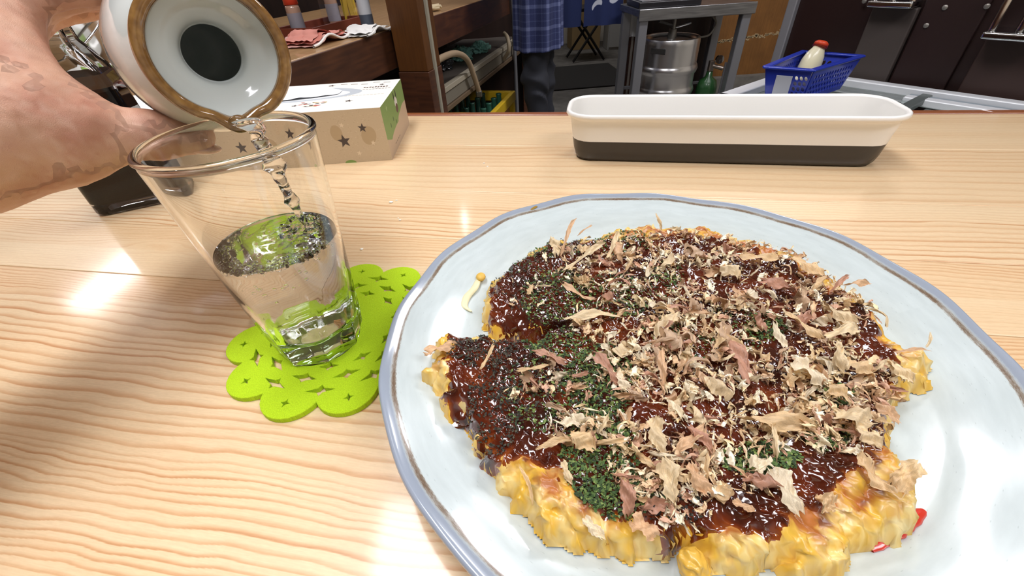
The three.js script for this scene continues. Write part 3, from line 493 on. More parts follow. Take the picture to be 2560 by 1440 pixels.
{
  const sx = S1.x - GP.x, sz = S1.z - GP.z, prof = [];
  prof.push([0, FLOORY + 0.0012], [0.01, FLOORY + 0.0008]); const rb = gIn(FLOORY + 0.005) - 0.0003;
  for (let i = 6; i >= 0; i--) { const a = Math.PI / 2 * i / 6; prof.push([rb - 0.005 + 0.005 * Math.cos(a), FLOORY + 0.0053 - 0.005 * Math.sin(a)]); }
  for (let i = 1; i <= 20; i++) { const y = FLOORY + 0.0053 + (WLY - FLOORY - 0.0053) * i / 20; prof.push([gIn(y) - 0.0003, y]); }
  const K0 = prof.length - 1, RT = gIn(WLY) - 0.0003;
  for (let i = 1; i <= 36; i++) prof.push([RT * (1 - i / 36), WLY]);
  const g = orient(gridGeo(120, prof.length - 1, (a, b) => {
    const k = Math.round(b * (prof.length - 1)), [r, y0] = prof[k], th = a * Math.PI * 2, x = r * Math.cos(th), z = -r * Math.sin(th); let y = y0;
    if (k >= K0) { const d = Math.hypot(x - sx, z - sz), e = 1 - sstep(RT - 0.0015, RT, r); y += e * (0.0016 * Math.exp(-d / 0.004) * Math.cos(d * 900) + 0.00035 * Math.cos(d * 700 - 1) * Math.exp(-d / 0.02) + 0.0007 * n2(x * 220, z * 220) * Math.exp(-d * d / 0.000196)) + (1 - e) * 0.0008; if (r > RT - 1e-6) y = WLY + 0.0009; }
    return [x, y, z];
  }, true));
  const o = thing('poured_sake', 'clear sake half filling the tumbler, churned by the pouring stream', 'drink', GP);
  part('liquid', g, glassMat({ ior: 1.333, thickness: 0.05 }), o);
  const NB = 420, im = new THREE.InstancedMesh(new THREE.SphereGeometry(1, 12, 8), glassMat({ ior: 1.18, thickness: 0.002 }), NB); im.name = 'bubbles'; im.userData.kind = 'stuff'; im.userData.label = 'tiny clear bubbles on the churned surface';
  const M = new THREE.Matrix4();
  let nb = 0; for (let i = 0; i < NB; i++) {
    const q = rnd(); let x, z, y = WLY + rr(0, 0.0006), s = rr(0.0004, 0.0013);
    if (q < 0.55) { const a = rr(0.2, 3.6), r = RT - 0.001 - Math.abs(rr(-1, 1) * rr(0, 1)) * 0.009; x = r * Math.cos(a); z = r * Math.sin(a); }
    else if (q < 0.85) { const a = rr(0, 6.28), r = 0.013 * Math.sqrt(rnd()); x = sx + r * Math.cos(a); z = sz + r * Math.sin(a); if (Math.hypot(x, z) > RT - 0.001) continue; s *= 1.2; }
    else { const a = rr(0, 6.28), r = RT * 0.85 * Math.sqrt(rnd()); x = r * Math.cos(a); z = r * Math.sin(a); y = WLY - rr(0.002, 0.022); s *= 0.7; }
    M.compose(V(x, y, z), new THREE.Quaternion(), V(s, s, s)); im.setMatrixAt(nb++, M);
  }
  im.count = nb; shade(im); o.add(im);
}
{ // the falling stream
  const NU = 28, NV = 60, g = orient(gridGeo(NU, NV + 2, (a, b) => {
    const k = Math.round(b * (NV + 2)), t = clamp((k - 1) / NV), th = a * Math.PI * 2, cap = (k === 0 || k === NV + 2) ? 0 : 1;
    const c = S0.clone().lerp(S1, t); c.x += 0.0025 * Math.sin(t * 2.6) * (1 - t); c.z += 0.004 * t * (1 - t);
    const tw = t * 7.5, w0 = lerp(0.0058, 0.0021, Math.pow(t, 0.45)), rx = w0 * (1 + 0.35 * Math.sin(t * 21)), rz = w0 * 0.62 * (1 - 0.35 * Math.sin(t * 21)) + 0.0004 * Math.sin(t * 55);
    const x = cap * rx * Math.cos(th), z = cap * rz * Math.sin(th), ca = Math.cos(tw), sa = Math.sin(tw), rip = 1 + 0.10 * Math.sin(3 * th + t * 34) + 0.07 * Math.sin(2 * th - t * 60);
    return [c.x + rip * (x * ca - z * sa) - S1.x, c.y - S1.y + 0.0006, c.z + rip * (x * sa + z * ca) - S1.z];
  }, true));
  solo('sake_stream', g, glassMat({ ior: 1.333, thickness: 0.01 }), 'twisting clear stream of sake falling from the flask lip into the tumbler', 'drink', S1);
}
{ // felt coaster
  const CC = V(-0.0985, T, -0.1795), NL = 11, w = Math.PI * 2 / NL, ph0 = 170 * Math.PI / 180, sh = new THREE.Shape(), Rc = 0.0472, rl = 0.0148;
  const pts = []; for (let k = 0; k < NL; k++) { const a = ph0 + k * w; for (let i = -7; i <= 7; i++) { const b = a + i / 7 * 1.62; pts.push([Rc * Math.cos(a) + rl * Math.cos(b), Rc * Math.sin(a) + rl * Math.sin(b)]); } }
  const keep = pts.filter(([x, y], i) => { const kk = Math.floor(i / 15); for (let q = 0; q < NL; q++) { if (q === kk) continue; const a = ph0 + q * w; if (Math.hypot(x - Rc * Math.cos(a), y - Rc * Math.sin(a)) < rl - 1e-4) return false; } return true; });
  keep.sort((p, q) => Math.atan2(p[1], p[0]) - Math.atan2(q[1], q[0])); sh.setFromPoints(keep.map(p => new THREE.Vector2(p[0], p[1])));
  const star = (r, a, R1, R2, n = 4, st = 1) => { const h = new THREE.Path(), cx = r * Math.cos(a), cy = r * Math.sin(a), q = []; for (let i = 0; i < n * 2; i++) { const b = a + Math.PI * i / n, R = i % 2 ? R2 : (i % (n) === 0 ? R1 : R1 * st); q.push(new THREE.Vector2(cx + R * Math.cos(b), cy + R * Math.sin(b))); } h.setFromPoints(q); sh.holes.push(h); };
  for (let k = 0; k < NL; k++) {
    const a = ph0 + k * w;
    star(0.0535, a, 0.0030, 0.0013); star(0.0455, a + w / 2, 0.0040, 0.0024, 4, 2.0); star(0.0378, a, 0.0036, 0.0026, 4, 2.1); star(0.0300, a + w / 2, 0.0034, 0.0022, 4, 1.7);
  }
  const g = new THREE.ExtrudeGeometry(sh, { depth: MATT - 0.0008, bevelEnabled: true, bevelThickness: 0.0004, bevelSize: 0.0004, bevelSegments: 2, curveSegments: 6 }); g.rotateX(Math.PI / 2); g.translate(0, MATT - 0.0004, 0);
  uvPlanar(g, (x, y, z) => [x * 12, z * 12]);
  const felt = dataTex(512, 512, (a, b) => { const q = 9 * n2(a * 90, b * 90) + 9 * n2(a * 240, b * 120) + 8 * (rnd() - 0.5); return [182 + q, 218 + q, 22 + q * 0.6]; });
  const bump = dataTex(512, 512, (a, b) => { const q = 128 + 60 * n2(a * 120, b * 120) + 50 * n2(a * 250, b * 250); return [q, q, q]; }, false);
  solo('felt_coaster', g, std(0xffffff, 0.95, { map: felt, bumpMap: bump, bumpScale: 0.0004, sheen: 0.4, sheenColor: new THREE.Color(0xd8ff60), sheenRoughness: 0.6 }), 'lime green felt coaster with scalloped edge and cut-out holes under the tumbler', 'coaster', CC);
}

// ------------------------------------------------------------------ sake flask held in the hand
const FM = atD(546, 134, 0.163), FB = atD(488, 132, 0.222), FAX = FM.clone().sub(FB).normalize(), MR = 0.0302;
const flaskQ = (() => { const q = new THREE.Quaternion(), down = atD(622, 322, 0.16).sub(FM), z = FAX.clone(), x = down.clone().addScaledVector(z, -down.dot(z)).normalize(), y = V().crossVectors(z, x); return q.setFromRotationMatrix(new THREE.Matrix4().makeBasis(x, z, y.negate())); })();
{
  const o = thing('sake_flask', 'white glazed sake flask with brown rim tipped to pour over the tumbler', 'flask', FM); o.quaternion.copy(flaskQ); o.scale.setScalar(0.85);
  const spout = (p, amt) => { const x = p[0], y = p[1], z = p[2], th = Math.atan2(z, x), r = Math.hypot(x, z), k = Math.exp(-((th / 0.21) ** 2)) * sstep(-0.014, 0.0, y) * sstep(0.018, 0.028, r); const dip = Math.exp(-(((Math.abs(th) - 0.36) / 0.13) ** 2)) * sstep(-0.010, 0.0, y) * sstep(0.022, 0.028, r); const f = 1 + amt * (0.13 * k - 0.028 * dip); return [x * f, y + amt * 0.0012 * k, z * f]; };
  const rev = (prof, seg = 128) => gridGeo(seg, prof.length - 1, (a, b) => { const p = prof[Math.round(b * (prof.length - 1))], th = a * Math.PI * 2; return spout([p[0] * Math.cos(th), p[1], -p[0] * Math.sin(th)], 1); }, true);
  const sm = (l, n) => new THREE.SplineCurve(l.map(p => new THREE.Vector2(...p))).getPoints(n).map(p => [Math.max(0, p.x), p.y]);
  const glaze = std(0xd9deda, 0.12, { clearcoat: 1, clearcoatRoughness: 0.03 });
  const k = MR / 0.0302;
  part('body', orient(rev(sm([[0.0292, -0.0042], [0.0272, -0.0105], [0.0262, -0.017], [0.0300, -0.027], [0.0362, -0.038], [0.0402, -0.052], [0.0415, -0.070], [0.0405, -0.092], [0.0375, -0.112], [0.0335, -0.122], [0.0325, -0.126], [0.024, -0.1265], [0, -0.125]], 90))), glaze, o);
  const rimC = dataTex(512, 64, (a, b) => { const q = fbm2(a * 24, b * 3, 3); return mix3([168, 128, 72], [104, 70, 36], clamp(0.38 + 0.5 * q)); });
  part('rim', orient(rev(sm([[0.0250, -0.0034], [0.0256, -0.0004], [0.0278, 0.0012], [0.0298, 0.0006], [0.0307, -0.0016], [0.0300, -0.0040], [0.0290, -0.0050], [0.0266, -0.0050], [0.0250, -0.0034]], 40))), std(0xffffff, 0.12, { map: rimC, clearcoat: 1, clearcoatRoughness: 0.04 }), o).userData.label = 'glossy brown glazed rim with a pouring lip';
  part('funnel', rev(sm([[0.0256, -0.0030], [0.0246, -0.0052], [0.0215, -0.0090], [0.0175, -0.0125], [0.0142, -0.0165], [0.0128, -0.0200]], 40)), std(0xd7dedb, 0.16, { clearcoat: 0.8, clearcoatRoughness: 0.06, side: THREE.DoubleSide }), o).userData.label = 'pale grey-white funnel inside the mouth';
  part('interior', rev(sm([[0.0128, -0.0200], [0.0124, -0.0235], [0.0150, -0.030], [0.026, -0.042], [0.034, -0.060], [0.033, -0.100], [0.02, -0.118], [0, -0.119]], 40)), std(0xd7dedb, 0.3, { side: THREE.DoubleSide }), o).userData.label = 'inner wall of the flask behind the narrow throat';
  // film of drink running over the lip
  part('wet_lip', orient(new THREE.SphereGeometry(1, 24, 16).scale(0.0042, 0.0016, 0.0050)), glassMat({ ior: 1.333, thickness: 0.004 }), o, [0.0300, 0.0014, 0]);
}

// ------------------------------------------------------------------ hand and forearm holding the flask
{
  const P3 = (x, y, t) => atD(x, y, t);
  const ax = FAX.clone().negate();                       // along the flask, away from the mouth
  const wrist = P3(-240, 340, 0.152), elbow = wrist.clone().add(V(-0.125, -0.02, 0.235));
  const bones = [];                                      // [a, b, ra, rb]
  const add = (a, b, ra, rb) => bones.push(capsule(a, b, ra, rb));
  // thumb
  const tC = P3(-40, 316, 0.166), tM = P3(190, 330, 0.182), tI = P3(375, 338, 0.194), tT = P3(488, 342, 0.203);
  const chainT = [[tC, tM, 0.0205, 0.0158], [tM, tI, 0.0155, 0.0102], [tI, tT, 0.0100, 0.0086]];
  // fingers, stacked along the flask behind one another
  const fingers = [];
  const rad = [0.0098, 0.0102, 0.0098, 0.0086], len = [1, 1.06, 1.0, 0.84];
  for (let k = 0; k < 4; k++) {
    const off = ax.clone().multiplyScalar(0.004 + k * 0.0190);
    const m = P3(-75, -6, 0.172).add(off).add(V(0, k === 3 ? -0.004 : 0, 0));
    const a = P3(205, -58, 0.186).sub(P3(-75, -6, 0.172)).multiplyScalar(len[k]), b = P3(400, -100, 0.200).sub(P3(205, -58, 0.186)).multiplyScalar(len[k]), c = P3(560, -40, 0.206).sub(P3(400, -100, 0.200)).multiplyScalar(len[k]);
    const p = m.clone().add(a), d = p.clone().add(b), t = d.clone().add(c); fingers.push([m, p, d, t, rad[k]]);
  }
  const palm = [];
  for (let k = 0; k < 4; k++) palm.push(capsule(wrist.clone().addScaledVector(ax, k * 0.009 - 0.004), fingers[k][0], 0.0185, 0.0140));
  // web between thumb and index, heel and back of the hand
  const web = [];
  const iM = fingers[0][0];
  for (let i = 0; i <= 4; i++) { const s = i / 4, a = iM.clone().lerp(tC, s * 0.9).add(V(0, 0, 0)), b = wrist.clone().lerp(tC, 0.3); web.push(capsule(a, b, lerp(0.0120, 0.0175, s), 0.0185)); }
  web.push(capsule(P3(-78, 55, 0.172), P3(98, 296, 0.176), 0.0090, 0.0120), capsule(P3(-60, 160, 0.168), P3(90, 350, 0.175), 0.0120, 0.0165), capsule(P3(-70, 342, 0.160), P3(120, 342, 0.176), 0.0190, 0.0140));
  const fore = [capsule(wrist, elbow, 0.0245, 0.038), capsule(wrist.clone().addScaledVector(ax, 0.024), elbow.clone().addScaledVector(ax, 0.02), 0.0225, 0.036)];
  const nz = (x, y, z) => 0.00028 * n3(x * 160, y * 160, z * 160) + 0.0007 * n3(x * 40, y * 40, z * 40);
  const sdf = (x, y, z) => {
    let d = 1e3; for (const f of palm) d = smin(d, f(x, y, z), 0.016); for (const f of web) d = smin(d, f(x, y, z), 0.016); for (const f of fore) d = smin(d, f(x, y, z), 0.02);
    let th = 1e3; for (const c of tcaps) th = smin(th, c(x, y, z), 0.006); d = smin(d, th, 0.012);
    for (const fc of fcaps) { let q = 1e3; for (const c of fc) q = smin(q, c(x, y, z), 0.004); d = smin(d, q, 0.007); }
    return d + nz(x, y, z);
  };
  const tcaps = chainT.map(c => capsule(...c));
  const fcaps = fingers.map(([m, p, d, t, r]) => [capsule(m, p, r * 1.12, r), capsule(p, d, r, r * 0.92), capsule(d, t, r * 0.92, r * 0.78)]);
  const lo = V(1e3, 1e3, 1e3), hi = V(-1e3, -1e3, -1e3);
  for (const q of [wrist, elbow, tC, tT, ...fingers.flatMap(f => f.slice(0, 4))]) { lo.min(q); hi.max(q); } lo.addScalar(-0.05); hi.addScalar(0.05);
  const g = surfaceNets(sdf, lo.toArray(), hi.toArray(), 0.0027);
  const org = wrist; g.translate(-org.x, -org.y, -org.z);
  const pz = g.attributes.position, col = new Float32Array(pz.count * 3), s0 = lin(0xcfa288), s1 = lin(0xb9806a), s2 = lin(0xdcb8a2);
  for (let i = 0; i < pz.count; i++) { const x = pz.getX(i), y = pz.getY(i), z = pz.getZ(i); let c = mix3(s0, s1, clamp(0.35 + 0.5 * n3(x * 38, y * 38, z * 38) + 0.25 * n3(x * 150, y * 150, z * 150))); c = mix3(c, s2, clamp(0.5 * n3(x * 420, y * 420, z * 420))); col.set(c, i * 3); }
  g.setAttribute('color', new THREE.BufferAttribute(col, 3)); uvBox(g, 30);
  const pores = dataTex(512, 512, (a, b) => { const q = 150 + 40 * fbm2(a * 60, b * 60, 3) - 60 * sstep(0.55, 0.9, n2(a * 90, b * 30 + 4 * n2(a * 5, b * 5))); return [q, q, q]; }, false);
  const o = thing('person', 'bare left hand and forearm gripping the white sake flask', 'person', org);
  part('hand_and_forearm', g, std(0xffffff, 0.46, { vertexColors: true, bumpMap: pores, bumpScale: 0.00022, sheen: 0.3, sheenColor: new THREE.Color(0xffc0a0) }), o);
  // nails
  const nail = (tip, base, up, r) => { const d = tip.clone().sub(base).normalize(), q = new THREE.Quaternion().setFromRotationMatrix(new THREE.Matrix4().makeBasis(V().crossVectors(d, up).normalize(), up.clone().addScaledVector(d, -up.dot(d)).normalize(), d.clone().negate())); const n = part('fingernail', new THREE.SphereGeometry(1, 16, 10).scale(r * 0.75, r * 0.30, r * 1.0), std(0xe0b4a2, 0.25, { clearcoat: 0.4 }), o); n.position.copy(tip.clone().addScaledVector(up, r * 0.62).sub(org)); n.quaternion.copy(q); };
  nail(tT, tI, V(0, -1, 0.1).normalize(), 0.0088); for (const f of fingers) nail(f[3], f[2], V(0.25, 1, 0).normalize(), f[4] * 0.78);
}

// ------------------------------------------------------------------ white cutlery tray
function rrect(A, B, R, t) {                               // point on a rounded rectangle, t in 0..1
  const sx = 2 * (A - R), sz = 2 * (B - R), q = Math.PI * R / 2, P = 2 * sx + 2 * sz + 4 * q; let s = t * P;
  const seg = [[sx, (k) => [-A + R + k, B]], [q, (k) => { const a = Math.PI / 2 - k / R; return [A - R + R * Math.cos(a), B - R + R * Math.sin(a)]; }], [sz, (k) => [A, B - R - k]], [q, (k) => { const a = -k / R; return [A - R + R * Math.cos(a), -B + R + R * Math.sin(a)]; }], [sx, (k) => [A - R - k, -B]], [q, (k) => { const a = -Math.PI / 2 - k / R; return [-A + R + R * Math.cos(a), -B + R + R * Math.sin(a)]; }], [sz, (k) => [-A, -B + R + k]], [q, (k) => { const a = Math.PI - k / R; return [-A + R + R * Math.cos(a), B - R + R * Math.sin(a)]; }]];
  for (const [l, f] of seg) { if (s <= l) return f(s); s -= l; } return [-A + R, B];
}
const loft = (A, B, R, prof, n = 96) => gridGeo(n, prof.length - 1, (a, b) => { const [d, y] = prof[Math.round(b * (prof.length - 1))], D = Math.max(d, -B + 0.0005), p = rrect(A + D, B + D, Math.max(0.0004, R + D), a); return [p[0], y, p[1]]; }, true);
{
  const o = thing('cutlery_tray', 'long narrow white tray with rolled rim and black lower half', 'tray', V(0.2060, T, -0.3985), -0.238);
  const A = 0.1305, B = 0.0235, R = 0.0125;
  part('dark_base', orient(loft(A, B, R, [[-B, 0.0008], [-0.006, 0.0006], [-0.002, 0], [0.0008, 0.0008], [0.0030, 0.0045], [0.0044, 0.010], [0.0060, 0.0205], [0.0054, 0.0206], [-0.0005, 0.0206], [-0.006, 0.004], [-B, 0.004]])), std(0x2e2926, 0.38, { clearcoat: 0.2 }), o).userData.label = 'matt black lower half';
  part('white_body', orient(loft(A, B, R, [[0.0060, 0.0206], [0.0064, 0.024], [0.0078, 0.034], [0.0086, 0.0398], [0.0096, 0.0412], [0.0116, 0.0418], [0.0128, 0.0436], [0.0126, 0.0458], [0.0112, 0.0468], [0.0094, 0.0464], [0.0080, 0.0448], [0.0064, 0.036], [0.0044, 0.022], [0.0018, 0.0110], [-0.002, 0.0066], [-0.007, 0.0052], [-B, 0.0050], [-B, 0.0046], [-0.006, 0.0046], [0.0030, 0.0204]])), std(0xf6f4ee, 0.30, { clearcoat: 0.25, clearcoatRoughness: 0.2 }), o);
}
// ------------------------------------------------------------------ tissue box
{
  const o = thing('tissue_box', 'beige printed tissue box with dark stars and a green end beside the flask', 'tissue box', V(-0.118, T, -0.441), 0.0);
  const Lx = 0.24, Hh = 0.0535, D = 0.122, S = 4200;
  const cv = (w, h, draw) => { const c = document.createElement('canvas'); c.width = Math.round(w * S); c.height = Math.round(h * S); const x = c.getContext('2d'); x.scale(S, S); draw(x); const t = new THREE.CanvasTexture(c); t.colorSpace = THREE.SRGBColorSpace; return std(0xffffff, 0.55, { map: t }); };
  const starP = (x, cx, cy, r, fill, rot = 0) => { x.fillStyle = fill; x.beginPath(); for (let i = 0; i < 10; i++) { const a = -Math.PI / 2 + rot + i * Math.PI / 5, q = i % 2 ? r * 0.42 : r; x.lineTo(cx + q * Math.cos(a), cy + q * Math.sin(a)); } x.closePath(); x.fill(); };
  const blob = (x, cx, cy, rx, ry, fill, rot = 0) => { x.fillStyle = fill; x.beginPath(); x.ellipse(cx, cy, rx, ry, rot, 0, 7); x.fill(); };
  const front = cv(Lx, Hh, (x) => {
    x.fillStyle = '#c6b293'; x.fillRect(0, 0, Lx, Hh);
    for (let i = 0; i < 900; i++) { x.fillStyle = rnd() < 0.5 ? 'rgba(160,138,104,0.25)' : 'rgba(224,208,178,0.25)'; x.fillRect(rnd() * Lx, rnd() * Hh, 0.0012, 0.0007); }
    blob(x, 0.222, 0.0265, 0.0075, 0.0095, '#b69f7c', 0.3); blob(x, 0.190, 0.022, 0.006, 0.008, '#b69f7c'); blob(x, 0.12, 0.030, 0.010, 0.008, '#b69f7c');
    starP(x, 0.2175, 0.0185, 0.0048, '#4d423c', 0.1); starP(x, 0.1955, 0.0305, 0.0070, '#4d423c', -0.1); starP(x, 0.150, 0.0190, 0.0060, '#4d423c', 0.2); starP(x, 0.09, 0.03, 0.0065, '#4d423c', 0); starP(x, 0.04, 0.02, 0.005, '#4d423c', 0.3);
    for (const [a, b] of [[0.1975, 0.0145], [0.2245, 0.034], [0.2075, 0.0440], [0.16, 0.04], [0.12, 0.014], [0.06, 0.044], [0.02, 0.03]]) starP(x, a, b, 0.0028, '#dccbae', 0.2);
    blob(x, 0.196, 0.0535, 0.006, 0.0030, '#7f9950');
  });
  const end = cv(D, Hh, (x) => {
    x.fillStyle = '#c3ab90'; x.fillRect(0, 0, D, Hh); x.fillStyle = '#7f9a58'; x.beginPath(); x.moveTo(0, 0); x.lineTo(D, 0); x.lineTo(D, 0.024); x.quadraticCurveTo(0.10, 0.022, 0.086, 0.0265); x.quadraticCurveTo(0.07, 0.027, 0.066, 0.033); x.quadraticCurveTo(0.035, 0.033, 0.02, 0.0385); x.lineTo(0, 0.032); x.closePath(); x.fill();
    blob(x, 0.072, 0.0135, 0.007, 0.0055, '#d9d6cd'); blob(x, 0.066, 0.0065, 0.0022, 0.0045, '#3f3a35'); blob(x, 0.078, 0.0065, 0.0022, 0.0045, '#3f3a35'); blob(x, 0.072, 0.020, 0.006, 0.005, '#6b5347');
    starP(x, 0.024, 0.0075, 0.0035, '#a9bd84'); for (const [a, b] of [[0.028, 0.026], [0.044, 0.024], [0.056, 0.03]]) blob(x, a, b, 0.0018, 0.0026, '#4e6b38');
    x.fillStyle = '#8a7866'; for (let i = 0; i < 4; i++) x.fillRect(0.03 + i * 0.008, 0.046, 0.006, 0.0012);
  });
  const top = cv(Lx, D, (x) => {
    x.fillStyle = '#f0ece2'; x.fillRect(0, 0, Lx, D);
    blob(x, 0.12, 0.050, 0.085, 0.030, '#b9bfc4'); blob(x, 0.118, 0.052, 0.074, 0.022, '#e4e6e8');
    for (const [a, b, r] of [[0.20, 0.088, 0.005], [0.145, 0.094, 0.004], [0.11, 0.088, 0.0045], [0.222, 0.022, 0.004], [0.16, 0.012, 0.005], [0.06, 0.1, 0.005]]) starP(x, a, b, r, '#4d423c');
    for (let i = 0; i < 26; i++) { const a = 0.150 + rnd() * 0.026, b = 0.082 + rnd() * 0.022; blob(x, a, b, 0.0016 + rnd() * 0.002, 0.001 + rnd() * 0.001, ['#b4493c', '#4d423c', '#b9a36a', '#e8e2d2'][Math.floor(rnd() * 4)]); }
    x.fillStyle = '#5d4a42'; for (let i = 0; i < 9; i++) { x.fillRect(0.203 + i * 0.0032, 0.030 + (i % 2) * 0.001, 0.0022, 0.0046); x.fillRect(0.204 + i * 0.0036, 0.041, 0.0026, 0.0016); }
    x.fillStyle = '#c8c0b0'; for (let i = 0; i < 11; i++) { x.fillRect(0.19 + i * 0.004, 0.066, 0.003, 0.0018); x.fillRect(0.10 + i * 0.004, 0.108, 0.003, 0.0018); }
    x.fillStyle = '#4d423c'; for (let i = 0; i < 5; i++) x.fillRect(0.17 + i * 0.013, 0.008 + (i % 3) * 0.003, 0.008, 0.002);
  });
  const plain = std(0xb9a486, 0.6);
  const b = part('carton', new THREE.BoxGeometry(Lx, Hh, D), [end, plain, top, plain, front, plain], o, [-Lx / 2, Hh / 2, -D / 2]);
  const sheet = gridGeo(28, 14, (u, v) => { const x = (u - 0.5) * 0.118, e = Math.sin(Math.PI * u), w = (v - 0.5); return [x, 0.0006 + 0.0085 * Math.pow(e, 0.6) * (1 - Math.pow(Math.abs(w) * 1.9, 2.2)) + 0.0012 * n2(u * 6, v * 5) * e, w * 0.038 * (0.35 + 0.65 * Math.sqrt(e)) + 0.003 * Math.sin(u * 5)]; });
  part('tissue', sheet, std(0xf4f5f7, 0.9, { side: THREE.DoubleSide }), o, [-0.118, Hh, -0.070]).userData.label = 'folded white tissue lying in the opening';
}
// ------------------------------------------------------------------ dark sauce bottle
{
  const o = thing('sauce_bottle', 'square clear bottle of dark sauce standing behind the hand', 'bottle', V(-0.347, T, -0.384), 0.42);
  const A = 0.033, B = 0.025, R = 0.010;
  const out = [[-B, 0.002], [-0.008, 0.0018], [-0.004, 0], [-0.001, 0.0006], [0, 0.003], [0, 0.030], [0, 0.075], [-0.001, 0.098], [-0.004, 0.112], [-0.0095, 0.124], [-0.0125, 0.130], [-0.0130, 0.146]];
  const inn = [[-0.0150, 0.146], [-0.0145, 0.130], [-0.0115, 0.124], [-0.0060, 0.112], [-0.0030, 0.098], [-0.002, 0.075], [-0.002, 0.016], [-0.0035, 0.0115], [-0.009, 0.0095], [-B, 0.0115]];
  part('glass_body', orient(loft(A, B, R, [...out, ...inn], 72)), glassMat({ thickness: 0.002, attenuationColor: new THREE.Color(0xdedede), attenuationDistance: 0.2 }), o);
  part('dark_sauce', orient(loft(A, B, R, [[-B, 0.0090], [-0.0085, 0.0080], [-0.0030, 0.0108], [-0.0012, 0.0163], [-0.0012, 0.075], [-0.0020, 0.096], [-B, 0.0962]], 72)), std(0x0b0706, 0.8, { specularIntensity: 0.15 }), o).userData.label = 'near-black sauce filling two thirds of the bottle';
  part('cap', lathe([[0, 0.158], [0.0115, 0.158], [0.0125, 0.1565], [0.0128, 0.146], [0.0125, 0.139], [0, 0.139]], 28), std(0x2c1410, 0.4), o);
  part('residue', orient(loft(A, B, R, [[-0.0032, 0.0985], [-0.0034, 0.108], [-0.0037, 0.108], [-0.0035, 0.0985]], 72)), std(0x7a5632, 0.5, { transmission: 0.55, thickness: 0 }), o).userData.label = 'thin brown film left on the glass';
}

